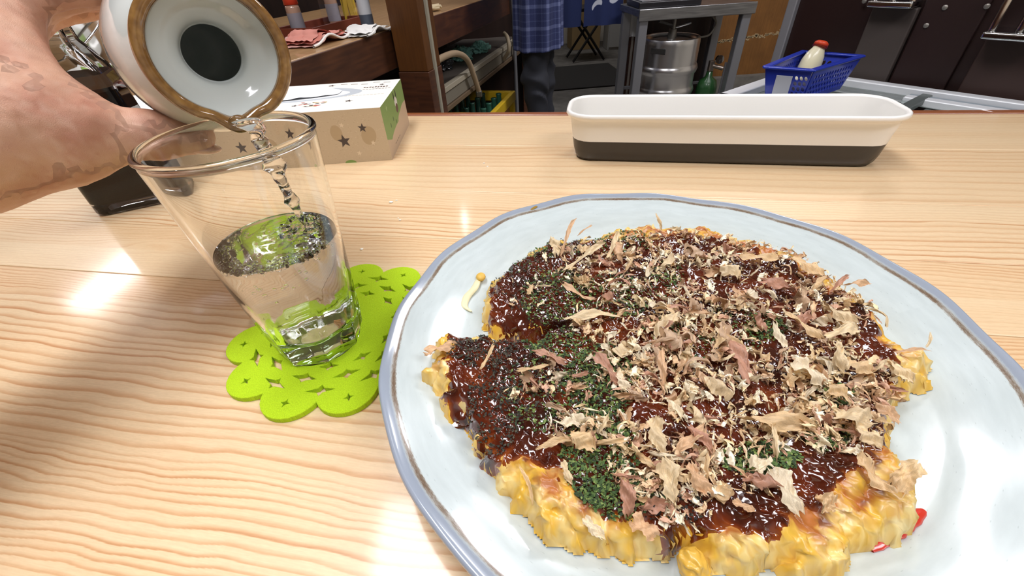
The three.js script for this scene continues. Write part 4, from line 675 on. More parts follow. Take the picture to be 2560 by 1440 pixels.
// ------------------------------------------------------------------ things on the side counter
const onArm = (x, y) => onH(x, y, 0);
{
  const spice = (x, y, h, label) => {
    const p = onArm(x, y), o = thing('spice_bottle', label, 'spice bottle', p, 0.3); const r = 0.021;
    part('jar', orient(mergeVertices(lathe([[0, 0], [r - 0.002, 0], [r, 0.002], [r, h * 0.62], [r * 0.92, h * 0.70], [0, h * 0.70]], 24))), std(0xb08c78, 0.2, { clearcoat: 0.8 }), o);
    part('label', lathe([[r + 0.0006, h * 0.12], [r + 0.0006, h * 0.52]], 24), std(0x8f8a92, 0.6), o);
    part('cap', lathe([[0, h], [r * 0.86, h], [r * 0.96, h - 0.004], [r, h * 0.70], [0, h * 0.70]], 24), std(0xd8452a, 0.4), o).userData.label = 'red cap'; return o;
  };
  spice(752, 88, 0.115, 'clear spice bottle with red cap standing beside the folded towel');
  spice(842, 64, 0.125, 'clear spice bottle with red cap standing inside the acrylic holder');
  const tp = onArm(842, 76), tr = thing('condiment_tray', 'dark brown wooden tray carrying the condiment holders', 'tray', tp, ARMT);
  part('tray_floor', box(0.30, 0.006, 0.15, 0.002), darkWood, tr, [0, 0.003, -0.05]);
  for (const [w, d, x, z] of [[0.30, 0.008, 0, 0.024], [0.30, 0.008, 0, -0.122], [0.008, 0.15, -0.148, -0.05], [0.008, 0.15, 0.148, -0.05]]) part('tray_rim', box(w, 0.026, d, 0.002), std(0x6a2f20, 0.4), tr, [x, 0.013, z]);
  const yp = onArm(880, 58), y = thing('mustard_pack', 'yellow mustard packets standing in the acrylic holder', 'packet', yp, ARMT, undefined);
  for (let i = 0; i < 5; i++) part('sachet', shifted(box(0.030, 0.115, 0.005, 0.002), 0, 0.058, 0, rr(-0.1, 0.1), rr(-0.4, 0.4), rr(-0.12, 0.12)), std([0xc9a93a, 0xd8b93f, 0xb99a3a][i % 3], 0.35), y, [-0.03 + i * 0.016, 0.004, rr(-0.012, 0.012)]);
  const ap = onArm(868, 60), ac = thing('acrylic_holder', 'clear acrylic condiment holder on the brown tray', 'holder', ap, ARMT);
  for (const [w, d, x, z] of [[0.16, 0.003, 0, 0.036], [0.16, 0.003, 0, -0.036], [0.003, 0.072, -0.08, 0], [0.003, 0.072, 0.08, 0]]) part('side_wall', box(w, 0.15, d, 0.0005, 1), new THREE.MeshPhysicalMaterial({ color: 0xffffff, roughness: 0.02, transmission: 1, thickness: 0 }), ac, [x, 0.08, z]);
  const wp = onArm(922, 72), wj = thing('shaker', 'white cylindrical shaker beside the yellow packets', 'shaker', wp);
  part('body', lathe([[0, 0], [0.019, 0], [0.020, 0.002], [0.020, 0.086], [0.018, 0.09], [0, 0.09]], 24), std(0xbfc3c8, 0.4), wj); part('print', lathe([[0.0206, 0.012], [0.0206, 0.04]], 24), std(0x4a5260, 0.5), wj);
  // folded towels
  const cloth = (name, label, cx, cy, w, d, cols, ry, hgt) => {
    const p = onArm(cx, cy), o = thing(name, label, 'towel', p, ry);
    const prof = []; const N = 60; for (let i = 0; i <= N; i++) { const s = i / N; prof.push([(s - 0.5) * w, 0.002 + hgt * (0.5 + 0.5 * Math.sin(s * 9 + cx)) * Math.sin(Math.PI * s) + 0.002]); }
    for (let k = 0; k < cols.length; k++) {
      const g = gridGeo(N, 10, (u, v) => { const i = Math.round(u * N), z = (v - 0.5) * d * (1 - k * 0.16), e = k * 0.006; return [prof[i][0] * (1 - k * 0.08) + 0.004 * n2(u * 5, v * 4 + k), prof[i][1] + e + 0.003 * n2(u * 6 + k, v * 5), z + 0.006 * n2(u * 4, k * 3 + 1)]; });
      part(k ? 'upper_fold' : 'lower_fold', g, std(cols[k], 0.95, { side: THREE.DoubleSide, sheen: 0.4 }), o);
    }
    const e = []; for (let i = 0; i <= 30; i++) { const s = i / 30; e.push(V((s - 0.5) * w, 0.005 + hgt * (0.5 + 0.5 * Math.sin(s * 9 + cx)) * Math.sin(Math.PI * s), d * 0.5)); } part('hem', tube(e, 0.0032, 60, 8), std(0xe9e6e0, 0.9), o);
  };
  cloth('folded_towel', 'pink striped towel folded on the edge of the side counter', 790, 106, 0.20, 0.13, [0xd9a99e, 0xc87b6c, 0xd08a7c], ARMT, 0.018);
  cloth('folded_towel', 'white towel folded on the side counter beside the pink one', 915, 84, 0.17, 0.10, [0xdedcd8, 0xe8e6e2], ARMT + 0.05, 0.014);
  const rp = onArm(1078, 30), rw = thing('chopstick_bundle', 'small bundle of pale wooden sticks lying on the side counter behind the post', 'sticks', rp, 0.4);
  for (let i = 0; i < 5; i++) part('stick', rod(V(-0.035 + rr(-0.01, 0.01), 0.006 + i * 0.003, rr(-0.02, 0.02)), V(0.04 + rr(-0.01, 0.01), 0.006 + i * 0.0035, rr(-0.03, 0.03)), 0.0055, 8), std(0xd6c39c, 0.6), rw);
  // pail, small dish and napkin at the near corner
  const bp = onH(238, 168, 0), bk = thing('steel_pail', 'shiny steel pail with a thin wire handle on the side counter', 'pail', bp);
  part('bowl', orient(mergeVertices(lathe([[0, 0.002], [0.085, 0.002], [0.092, 0.01], [0.118, 0.128], [0.126, 0.130], [0.127, 0.134], [0.120, 0.136], [0.115, 0.131], [0.089, 0.012], [0.08, 0.006], [0, 0.006]], 56))), std(0xc9c8c6, 0.14, { metalness: 1 }), bk);
  part('wire_handle', tube([V(-0.122, 0.125, 0.0), V(-0.10, 0.085, 0.075), V(-0.04, 0.035, 0.122), V(0.04, 0.03, 0.124), V(0.10, 0.075, 0.075), V(0.122, 0.125, 0.0)], 0.0028, 48, 8), chrome, bk);
  const dp = onH(278, 188, 0), dd = thing('small_dish', 'white dish with a green garnish on the side counter', 'dish', dp);
  part('dish', orient(mergeVertices(lathe([[0, 0.004], [0.04, 0.005], [0.066, 0.016], [0.068, 0.0165], [0.066, 0.013], [0.042, 0.002], [0.03, 0], [0, 0]], 40))), std(0xebeae4, 0.25, { clearcoat: 0.5 }), dd);
  part('garnish', new THREE.SphereGeometry(0.022, 16, 10).scale(1.2, 0.4, 0.8), std(0x9dbb62, 0.5), dd, [0, 0.011, 0]).userData.label = 'pale green garnish';
  const np = onH(345, 275, 0), na = thing('paper_napkin', 'stack of white paper napkins on the corner behind the flask', 'napkin', np, 0.3);
  for (let i = 0; i < 4; i++) part('sheet', gridGeo(10, 10, (u, v) => [(u - 0.5) * 0.15, 0.002 + i * 0.003 + 0.002 * n2(u * 3 + i, v * 3), (v - 0.5) * 0.15]), std(0xf0efec, 0.9, { side: THREE.DoubleSide }), na, [rr(-0.006, 0.006), 0, rr(-0.006, 0.006)], [0, rr(-0.15, 0.15), 0]);
  const kp = onH(285, 213, 0), kh = thing('rest', 'small black chopstick rest on the side counter', 'rest', kp, 0.3); part('bar', box(0.06, 0.012, 0.022, 0.005), std(0x26221e, 0.4), kh, [0, 0.006, 0]);
}
// ------------------------------------------------------------------ under the side counter
{
  const L = (s, y, z) => ARM.clone().addScaledVector(ARMD, s).add(V(0.955 * z, y, 0.295 * z));
  const pipe = thing('bent_pipe', 'beige bent hose arching over the low shelf', 'hose', L(0.9, -0.3, 0.03));
  const b0 = pipe.position, q = (x, y, s, z = 0.03) => { const p = L(s, y, z); return p.sub(b0); };
  part('hose', tube([q(0, -0.150, 0.60), q(0, -0.135, 0.78), q(0, -0.150, 0.95), q(0, -0.195, 1.06), q(0, -0.27, 1.12), q(0, -0.352, 1.17)], 0.0125, 60, 12), std(0xa58f74, 0.45), pipe);
  part('valve', shifted(box(0.03, 0.03, 0.03, 0.006), ...q(0, -0.362, 1.17).toArray()), std(0x6d6a60, 0.4, { metalness: 0.7 }), pipe);
  const tubeV = thing('grab_handle', 'short curved beige handle at the far end of the low shelf', 'handle', L(1.74, -0.25, 0.02)); const c0 = tubeV.position; const qq = (y, s, z) => L(s, y, z).sub(c0);
  part('grip', tube([qq(-0.19, 1.78, 0.0), qq(-0.205, 1.72, 0.035), qq(-0.26, 1.70, 0.045), qq(-0.315, 1.74, 0.0)], 0.011, 30, 10), std(0xb7a689, 0.5), tubeV);
  const bag = (s, z, sc, col, label) => { const p = L(s, -0.257, z), o = thing('plastic_bag', label, 'bag', p, rnd() * 3); const g = new THREE.IcosahedronGeometry(1, 12), a = g.attributes.position; for (let i = 0; i < a.count; i++) { const x = a.getX(i), y = a.getY(i), w = a.getZ(i), k = 1 + 0.28 * n3(x * 1.6 + s * 9, y * 1.6, w * 1.6) + 0.12 * n3(x * 5, y * 5, w * 5 + s); a.setXYZ(i, x * k * sc, Math.max(0, (y * 0.6 * k + 0.42) * sc), w * k * sc); } g.computeVertexNormals(); part('film', g, std(col, 0.25, { clearcoat: 0.4 }), o); };
  bag(0.84, -0.10, 0.062, 0xb4adb4, 'crumpled white plastic bag on the low shelf behind the bent hose');
  bag(1.18, -0.16, 0.055, 0x2a2b2c, 'crumpled black plastic bag on the low shelf'); bag(1.42, -0.14, 0.060, 0x6f9e92, 'crumpled pale green plastic bag on the low shelf');
  bag(1.62, -0.10, 0.05, 0x7db0a4, 'small green plastic bag at the far end of the low shelf');
  // yellow crate with bottles
  const cp = L(1.26, -T, -0.03), cr = thing('bottle_crate', 'yellow plastic bottle crate on the floor under the side counter', 'crate', cp, ARMT); const yel = std(0xc7a31c, 0.45), CH = 0.36;
  for (const [w, d, x, z] of [[0.42, 0.014, 0, 0.15], [0.42, 0.014, 0, -0.15], [0.014, 0.30, 0.204, 0], [0.014, 0.30, -0.204, 0]]) { part('crate_wall', box(w, CH * 0.62, d, 0.004), yel, cr, [x, CH * 0.31, z]); part('crate_rim', box(w + 0.012, 0.05, d + 0.012, 0.005), yel, cr, [x, CH - 0.025, z]); }
  for (const [x, z] of [[0.2, 0.145], [-0.2, 0.145], [0.2, -0.145], [-0.2, -0.145]]) part('corner_post', box(0.03, CH - 0.02, 0.03, 0.005), yel, cr, [x, CH / 2 - 0.01, z]);
  part('crate_floor', box(0.4, 0.012, 0.29, 0.003), yel, cr, [0, 0.012, 0]);
  for (let i = 0; i < 4; i++) for (let j = 0; j < 3; j++) { const p = L(1.26 - 0.135 + i * 0.09, -T, -0.03 - 0.09 + j * 0.09), b = thing('empty_bottle', 'dark green empty glass bottle standing in the yellow crate', 'bottle', p.add(V(0, 0.019, 0)), 0, 'empty bottles in the yellow crate'); part('glass', lathe([[0, 0], [0.034, 0], [0.036, 0.004], [0.036, 0.20], [0.030, 0.235], [0.015, 0.28], [0.013, 0.335], [0.015, 0.337], [0.015, 0.345], [0.012, 0.346]], 20), std(j % 2 ? 0x24453a : 0x2c5c4c, 0.1, { clearcoat: 1 }), b); }
  const sp = L(1.50, -T, -0.12), sd = thing('side_board', 'upright tan board standing at the end of the yellow crate', 'board', sp, ARMT); part('board', uvBox(box(0.03, 0.345, 0.30, 0.003)), std(0x9a6c38, 0.6), sd, [0, 0.1725, 0.07]);
  const ps = L(1.92, -T, 0.02), pp = thing('steel_pipe', 'thin vertical steel pipe at the end of the side counter', 'pipe', ps); part('tube', new THREE.CylinderGeometry(0.012, 0.012, T + 0.5, 12).translate(0, (T + 0.5) / 2, 0), steelDull, pp); part('bracket', box(0.05, 0.02, 0.03, 0.004), steelDull, pp, [0, T - 0.02, 0]);
}
// ------------------------------------------------------------------ cook standing at the back
{
  const c = atZ(1345, 60, -2.36), o = thing('person', 'cook in a blue plaid apron and black trousers standing beside the crate', 'person', V(c.x, 0, -2.36), 1.35);
  const S = (l, k) => { const f = l.map(q => capsule(V(...q[0]), V(...q[1]), q[2], q[3])); return (x, y, z) => { let d = 1e3; for (const c of f) d = smin(d, c(x, y, z), k); return d; }; };
  const H = 1.52;
  const legs = S([[[-0.050, 0.80, 0], [-0.062, 0.44, -0.01], 0.070, 0.060], [[-0.062, 0.44, -0.01], [-0.07, 0.07, 0.01], 0.060, 0.043], [[0.050, 0.80, 0], [0.062, 0.44, 0.01], 0.070, 0.060], [[0.062, 0.44, 0.01], [0.07, 0.07, 0.03], 0.060, 0.043], [[-0.04, 0.84, 0], [0.04, 0.84, 0], 0.078, 0.078]], 0.04);
  const fold = (x, y, z) => 0.006 * Math.sin(y * 60 + x * 40 + 3 * n3(x * 6, y * 6, z * 6));
  const trousers = (x, y, z) => Math.max(legs(x, y, z) + fold(x, y, z), 0.055 - y, y - 0.92);
  const torso = S([[[0, 0.92, 0], [0, 1.06, 0], 0.098, 0.12], [[0, 1.06, 0], [0, 1.22, 0.01], 0.14, 0.12], [[-0.11, 1.25, 0], [0.11, 1.25, 0], 0.065, 0.065], [[-0.165, 1.23, 0], [-0.21, 0.97, -0.02], 0.052, 0.042], [[0.165, 1.23, 0], [0.21, 0.97, -0.02], 0.052, 0.042], [[-0.21, 0.97, -0.02], [-0.14, 0.90, -0.20], 0.042, 0.034], [[0.21, 0.97, -0.02], [0.14, 0.90, -0.20], 0.042, 0.034]], 0.045);
  const shirt = (x, y, z) => torso(x, y, z) + 0.4 * fold(x, y * 0.5, z);
  const body = S([[[0, 1.24, 0], [0, 1.34, -0.01], 0.05, 0.045], [[0, 1.42, -0.02], [0, 1.47, -0.015], 0.082, 0.078], [[0, 1.37, -0.05], [0, 1.41, -0.055], 0.045, 0.05], [[0, 1.405, -0.098], [0, 1.42, -0.10], 0.012, 0.009], [[-0.14, 0.90, -0.20], [-0.115, 0.885, -0.255], 0.030, 0.033], [[0.14, 0.90, -0.20], [0.115, 0.885, -0.255], 0.030, 0.033], ...[-1, 1].flatMap(s => [0, 1, 2, 3].map(k => [[s * (0.132 - k * 0.016), 0.88, -0.27], [s * (0.13 - k * 0.017), 0.868, -0.325 + Math.abs(k - 1.3) * 0.012], 0.0095, 0.008])), ...[-1, 1].map(s => [[s * 0.095, 0.885, -0.25], [s * 0.07, 0.875, -0.29], 0.011, 0.009]), [[-0.082, 1.42, -0.01], [-0.084, 1.44, -0.008], 0.014, 0.016], [[0.082, 1.42, -0.01], [0.084, 1.44, -0.008], 0.014, 0.016]], 0.014);
  const hair = (x, y, z) => Math.max(Math.hypot(x / 0.094, (y - 1.455) / 0.098, (z - 0.004) / 0.104) * 0.094 - 0.094, -(z + 0.062) * (y < 1.47 ? 1 : 0.3) - 0.01, 1.375 - y) ;
  const apron = (x, y, z) => { const r = Math.hypot(x / 1.35, z) - lerp(0.112, 0.104, clamp((y - 0.5) / 0.4)) - 0.008 * Math.sin(Math.atan2(z, x) * 9 + y * 3); return Math.max(Math.abs(r) - 0.006, 0.575 - y, y - 0.97); };
  part('body', surfaceNets(body, [-0.25, 0.80, -0.36], [0.25, 1.58, 0.14], 0.0085), std(0xc9977a, 0.55), o);
  part('trousers', surfaceNets(trousers, [-0.24, 0.02, -0.18], [0.24, 0.98, 0.18], 0.010), std(0x24262e, 0.85), o).userData.label = 'black trousers';
  part('shirt', surfaceNets(shirt, [-0.32, 0.72, -0.28], [0.32, 1.36, 0.2], 0.012), std(0x24355c, 0.9), o).userData.label = 'navy shirt';
  part('hair', surfaceNets(hair, [-0.13, 1.34, -0.13], [0.13, 1.60, 0.14], 0.009), std(0x1c1613, 0.6), o);
  const plaid = dataTex(256, 256, (a, b) => { const f = (q) => { const s = (q * 4) % 1; return (s < 0.16 ? 1 : 0) + (s > 0.4 && s < 0.44 ? 0.5 : 0) + (s > 0.74 && s < 0.79 ? 0.5 : 0); }; const w = f(a) + f(b), n = 10 * (rnd() - 0.5); return mix3([34, 42, 82], [112, 120, 156], clamp(w * 0.42)).map(q => q + n); });
  const ag = surfaceNets(apron, [-0.22, 0.55, -0.2], [0.22, 1.0, 0.2], 0.0075); uvPlanar(ag, (x, y, z) => [Math.atan2(x, z) * 0.14 * 3.0, y * 3.0]);
  part('apron', ag, std(0xffffff, 0.92, { map: plaid }), o).userData.label = 'blue plaid wrap-around apron';
  for (const s of [-1, 1]) part('shoe', shifted(new THREE.SphereGeometry(1, 20, 12).scale(0.05, 0.045, 0.125), s * 0.07, 0.042, -0.02), std(0x17161a, 0.5), o);
  part('apron_string', tube([V(0.15, 0.98, 0.06), V(0.165, 0.86, 0.075), V(0.172, 0.74, 0.07)], 0.010, 20, 8), std(0xb59f7b, 0.8), o).userData.label = 'beige apron string';
}
// ------------------------------------------------------------------ doorway: curtain, towel, back room
{
  const a = atZ(1398, 66, ZB + 0.12), b = atZ(1556, 64, ZB + 0.12), y1 = 1.9, y0 = (a.y + b.y) / 2, x0 = a.x - 0.1, x1 = b.x - 0.01;
  const print = (() => { const c = document.createElement('canvas'); c.width = 256; c.height = 512; const x = c.getContext('2d'); x.fillStyle = '#1a2650'; x.fillRect(0, 0, 256, 512); x.strokeStyle = '#b9bdc9'; x.lineWidth = 10; x.lineCap = 'round'; x.beginPath(); x.moveTo(60, 476); x.quadraticCurveTo(80, 462, 112, 466); x.stroke(); x.beginPath(); x.moveTo(170, 462); x.quadraticCurveTo(200, 470, 232, 456); x.stroke(); const t = new THREE.CanvasTexture(c); t.colorSpace = THREE.SRGBColorSpace; return t; })();
  const o = thing('noren_curtain', 'navy blue cloth curtain with a pale mark hanging in the doorway', 'curtain', V(x0, y0, ZB + 0.12));
  for (let k = 0; k < 2; k++) { const w = (x1 - x0) / 2 - 0.006, g = gridGeo(30, 30, (u, v) => [k * ((x1 - x0) / 2 + 0.006) + u * w, v * (y1 - y0), 0.012 * Math.sin(u * 11 + k * 2) * (1 - 0.5 * v)]); part('cloth_panel', g, k ? std(0xffffff, 0.95, { map: print, side: THREE.DoubleSide }) : std(0x1a2650, 0.95, { side: THREE.DoubleSide }), o); }
  part('curtain_rod', rod(V(-0.05, y1 - y0 + 0.01, 0), V(x1 - x0 + 0.05, y1 - y0 + 0.01, 0), 0.009), std(0x8a6a42, 0.5), o);
  const tp = atZ(1578, 92, ZB + 0.17), t = thing('hanging_towel', 'white towel hanging on the door frame beside the navy curtain', 'towel', tp);
  part('towel_sheet', gridGeo(10, 26, (u, v) => [(u - 0.5) * 0.095 * (0.5 + 0.5 * clamp(v * 4)), v * 0.85, 0.012 * Math.sin(u * 7 + v * 3)]), std(0xd9dadb, 0.95, { side: THREE.DoubleSide }), t); part('hook', box(0.03, 0.03, 0.03, 0.006), steelDull, t, [0, 0.86, -0.01]);
  // folding stool and boxes in the back room
  const f0 = onH(1462, 148, -T), st = thing('folding_stool', 'folding stool with crossed dark legs in the back room', 'stool', V(f0.x, 0, f0.z), 0.1), hh = 0.46;
  for (const z of [-0.14, 0.14]) for (const s of [-1, 1]) part('leg', rod(V(-s * 0.17, 0.01, z), V(s * 0.17, hh, z), 0.013), std(0x1d1a18, 0.5), st); part('seat', box(0.40, 0.035, 0.32, 0.012), std(0x241d1a, 0.6), st, [0, hh + 0.012, 0]);
  const f1 = onH(1472, 138, -T), cb = thing('cardboard_box', 'tan cardboard box behind the folding stool', 'box', V(f1.x + 0.02, 0, f1.z - 0.5), 0.05); part('carton', box(0.34, 0.5, 0.28, 0.003), std(0x9c8258, 0.8), cb, [0, 0.25, 0]); part('tape', box(0.05, 0.002, 0.282, 0.0005), std(0xb89a66, 0.5), cb, [0, 0.5005, 0]);
  const f2 = onH(1536, 128, -T), wb = thing('white_cabinet', 'low white cabinet at the rear of the back room', 'cabinet', V(f2.x + 0.08, 0, f2.z - 0.2), 0.0); part('carcass', box(0.30, 0.62, 0.25, 0.006), std(0xa9a8a2, 0.5), wb, [0, 0.31, 0]); part('door', box(0.27, 0.56, 0.012, 0.004), std(0xb3b2ac, 0.5), wb, [0, 0.31, 0.130]); part('knob', new THREE.SphereGeometry(0.012, 12, 8), steelDull, wb, [0.1, 0.36, 0.142]);
  const f3 = onH(1470, 210, -T), mt = thing('floor_mat', 'dark rubber mat on the floor inside the doorway', 'mat', V(f3.x, 0, f3.z - 0.3), 0.05); part('mat', box(0.75, 0.012, 0.9, 0.005), std(0x2b2825, 0.9), mt, [0, 0.006, 0]);
}
// ------------------------------------------------------------------ steel table, keg, gas bottle
{
  const zt = -2.66, a = atZ(1594, 40, zt), b = atZ(1890, 20, zt), w = b.x - a.x, y = (a.y + b.y) / 2 + 0.01;
  const o = thing('steel_table', 'stainless steel work table with tubular legs over the beer keg', 'table', V((a.x + b.x) / 2, 0, zt - 0.19), 0.02);
  part('table_top', box(w, 0.035, 0.38, 0.004), steel, o, [0, y, 0]); part('front_lip', box(w, 0.055, 0.012, 0.004), steel, o, [0, y - 0.008, 0.192]);
  for (const sx of [-1, 1]) for (const sz of [-1, 1]) { const l = part('leg', box(0.05, y - 0.02, 0.05, 0.006).translate(0, (y - 0.02) / 2, 0), steelDull, o, [sx * (w / 2 - 0.035), 0, sz * 0.16]); part('foot', box(0.056, 0.03, 0.056, 0.006).translate(0, 0.015, 0), black, l); }
  part('rear_rail', box(w - 0.08, 0.02, 0.02, 0.004), steelDull, o, [0, 0.2, -0.175]);
  const kt = thing('drip_tray', 'black shallow drip tray on top of the steel table', 'tray', V(o.position.x - 0.14, y + 0.0175, zt - 0.16)); part('pan', box(0.34, 0.03, 0.26, 0.006), std(0x17151a, 0.35), kt, [0, 0.015, 0]); part('grille', box(0.30, 0.004, 0.22, 0.001), steelDull, kt, [0, 0.032, 0]);
  const db = thing('shade_board', 'added dark board against the wall, standing in for the shade behind the beer keg', 'board', V(o.position.x + 0.08, 0, ZB + 0.085)); part('board', uvBox(box(0.50, 0.62, 0.02, 0.003)), darkWood, db, [0, 0.31, 0]);  // added dark sheet: the shade under the table put into a board
  const kc = atZ(1679, 96, zt - 0.18), kr = 0.164, ktop = kc.y + 0.012;
  const kg = thing('beer_keg', 'stainless steel beer keg with two rolling rings under the steel table', 'keg', V(kc.x, 0, zt - 0.18)), kh = ktop;
  const ring = (y) => [[kr, y - 0.028], [kr + 0.007, y - 0.018], [kr + 0.012, y], [kr + 0.007, y + 0.018], [kr, y + 0.028]];
  part('barrel', orient(mergeVertices(lathe([[0, 0.02], [kr - 0.02, 0.02], [kr - 0.004, 0.0], [kr, 0.008], [kr, 0.05], ...ring(kh - 0.285), ...ring(kh - 0.165), [kr, kh - 0.03], [kr - 0.002, kh - 0.004], [kr - 0.008, kh], [kr - 0.014, kh - 0.004], [kr - 0.016, kh - 0.03], [kr - 0.05, kh - 0.018], [0.03, kh - 0.012], [0, kh - 0.012]].sort(() => 0), 64))), std(0xe8e8ea, 0.28, { metalness: 1 }), kg);
  for (let i = 0; i < 2; i++) part('hand_slot', shifted(box(0.09, 0.03, 0.006, 0.003), 0, 0, kr - 0.001), std(0x2c2a28, 0.6), kg, [0, kh - 0.055, 0], [0, i ? 2.4 : -0.75, 0]);
  const dh = part('dispense_head', mergeGeometries([new THREE.CylinderGeometry(0.022, 0.026, 0.05, 20).toNonIndexed().translate(0, kh + 0.012, 0), new THREE.CylinderGeometry(0.012, 0.014, 0.085, 16).toNonIndexed().translate(0, kh + 0.075, 0)]), std(0x8d8a84, 0.35, { metalness: 0.8 }), kg);
  part('lever', rod(V(0, kh + 0.055, 0), V(-0.10, kh + 0.085, 0.03), 0.008), std(0x55524e, 0.5), dh); part('coupling', rod(V(0, kh + 0.04, 0), V(0.09, kh + 0.065, 0.03), 0.007), chrome, dh);
  const hs = thing('beer_hose', 'thin clear hose looping from the keg head to the table rail', 'hose', V(kc.x, kh + 0.12, zt - 0.18));
  part('hose', tube([V(0, 0, 0), V(0.08, 0.012, 0.02), V(0.18, -0.015, 0.05), V(0.225, -0.06, 0.05), V(0.20, -0.115, 0.06), V(0.12, -0.125, 0.08)], 0.0055, 60, 8), std(0x6e6960, 0.35), hs);
  const h2 = thing('beer_hose', 'thin clear hose rising from the keg head through the table top', 'hose', V(kc.x, kh + 0.115, zt - 0.18)); part('hose', tube([V(0, 0, 0), V(-0.005, 0.05, 0), V(-0.01, 0.10, 0.01)], 0.005, 20, 8), std(0x6e6960, 0.35), h2);
  const gp = atZ(1770, 200, zt - 0.18), gb = thing('gas_cylinder', 'green gas cylinder with brass valve beside the keg', 'gas cylinder', V(gp.x, 0, zt - 0.18)), gt = gp.y + 0.02;
  part('cylinder', lathe([[0, 0.003], [0.055, 0.003], [0.062, 0.012], [0.062, gt - 0.06], [0.05, gt - 0.02], [0.022, gt], [0.018, gt + 0.03], [0, gt + 0.03]], 32), std(0x1f4a24, 0.35, { clearcoat: 0.4 }), gb);
  part('valve', mergeGeometries([box(0.03, 0.06, 0.03, 0.005).translate(0, gt + 0.06, 0), rod(V(0, gt + 0.065, 0), V(0.06, gt + 0.05, 0.04), 0.012).toNonIndexed()].map(g => g.index ? g.toNonIndexed() : g)), std(0x9a8f86, 0.35, { metalness: 0.8 }), gb); part('gauge', new THREE.CylinderGeometry(0.024, 0.024, 0.014, 24).rotateX(Math.PI / 2), chrome, gb, [0.03, gt + 0.1, 0.03]);
  part('regulator_pipe', rod(V(0.055, gt - 0.2, 0.075), V(0.055, gt + 0.09, 0.075), 0.009), steelDull, gb);
}

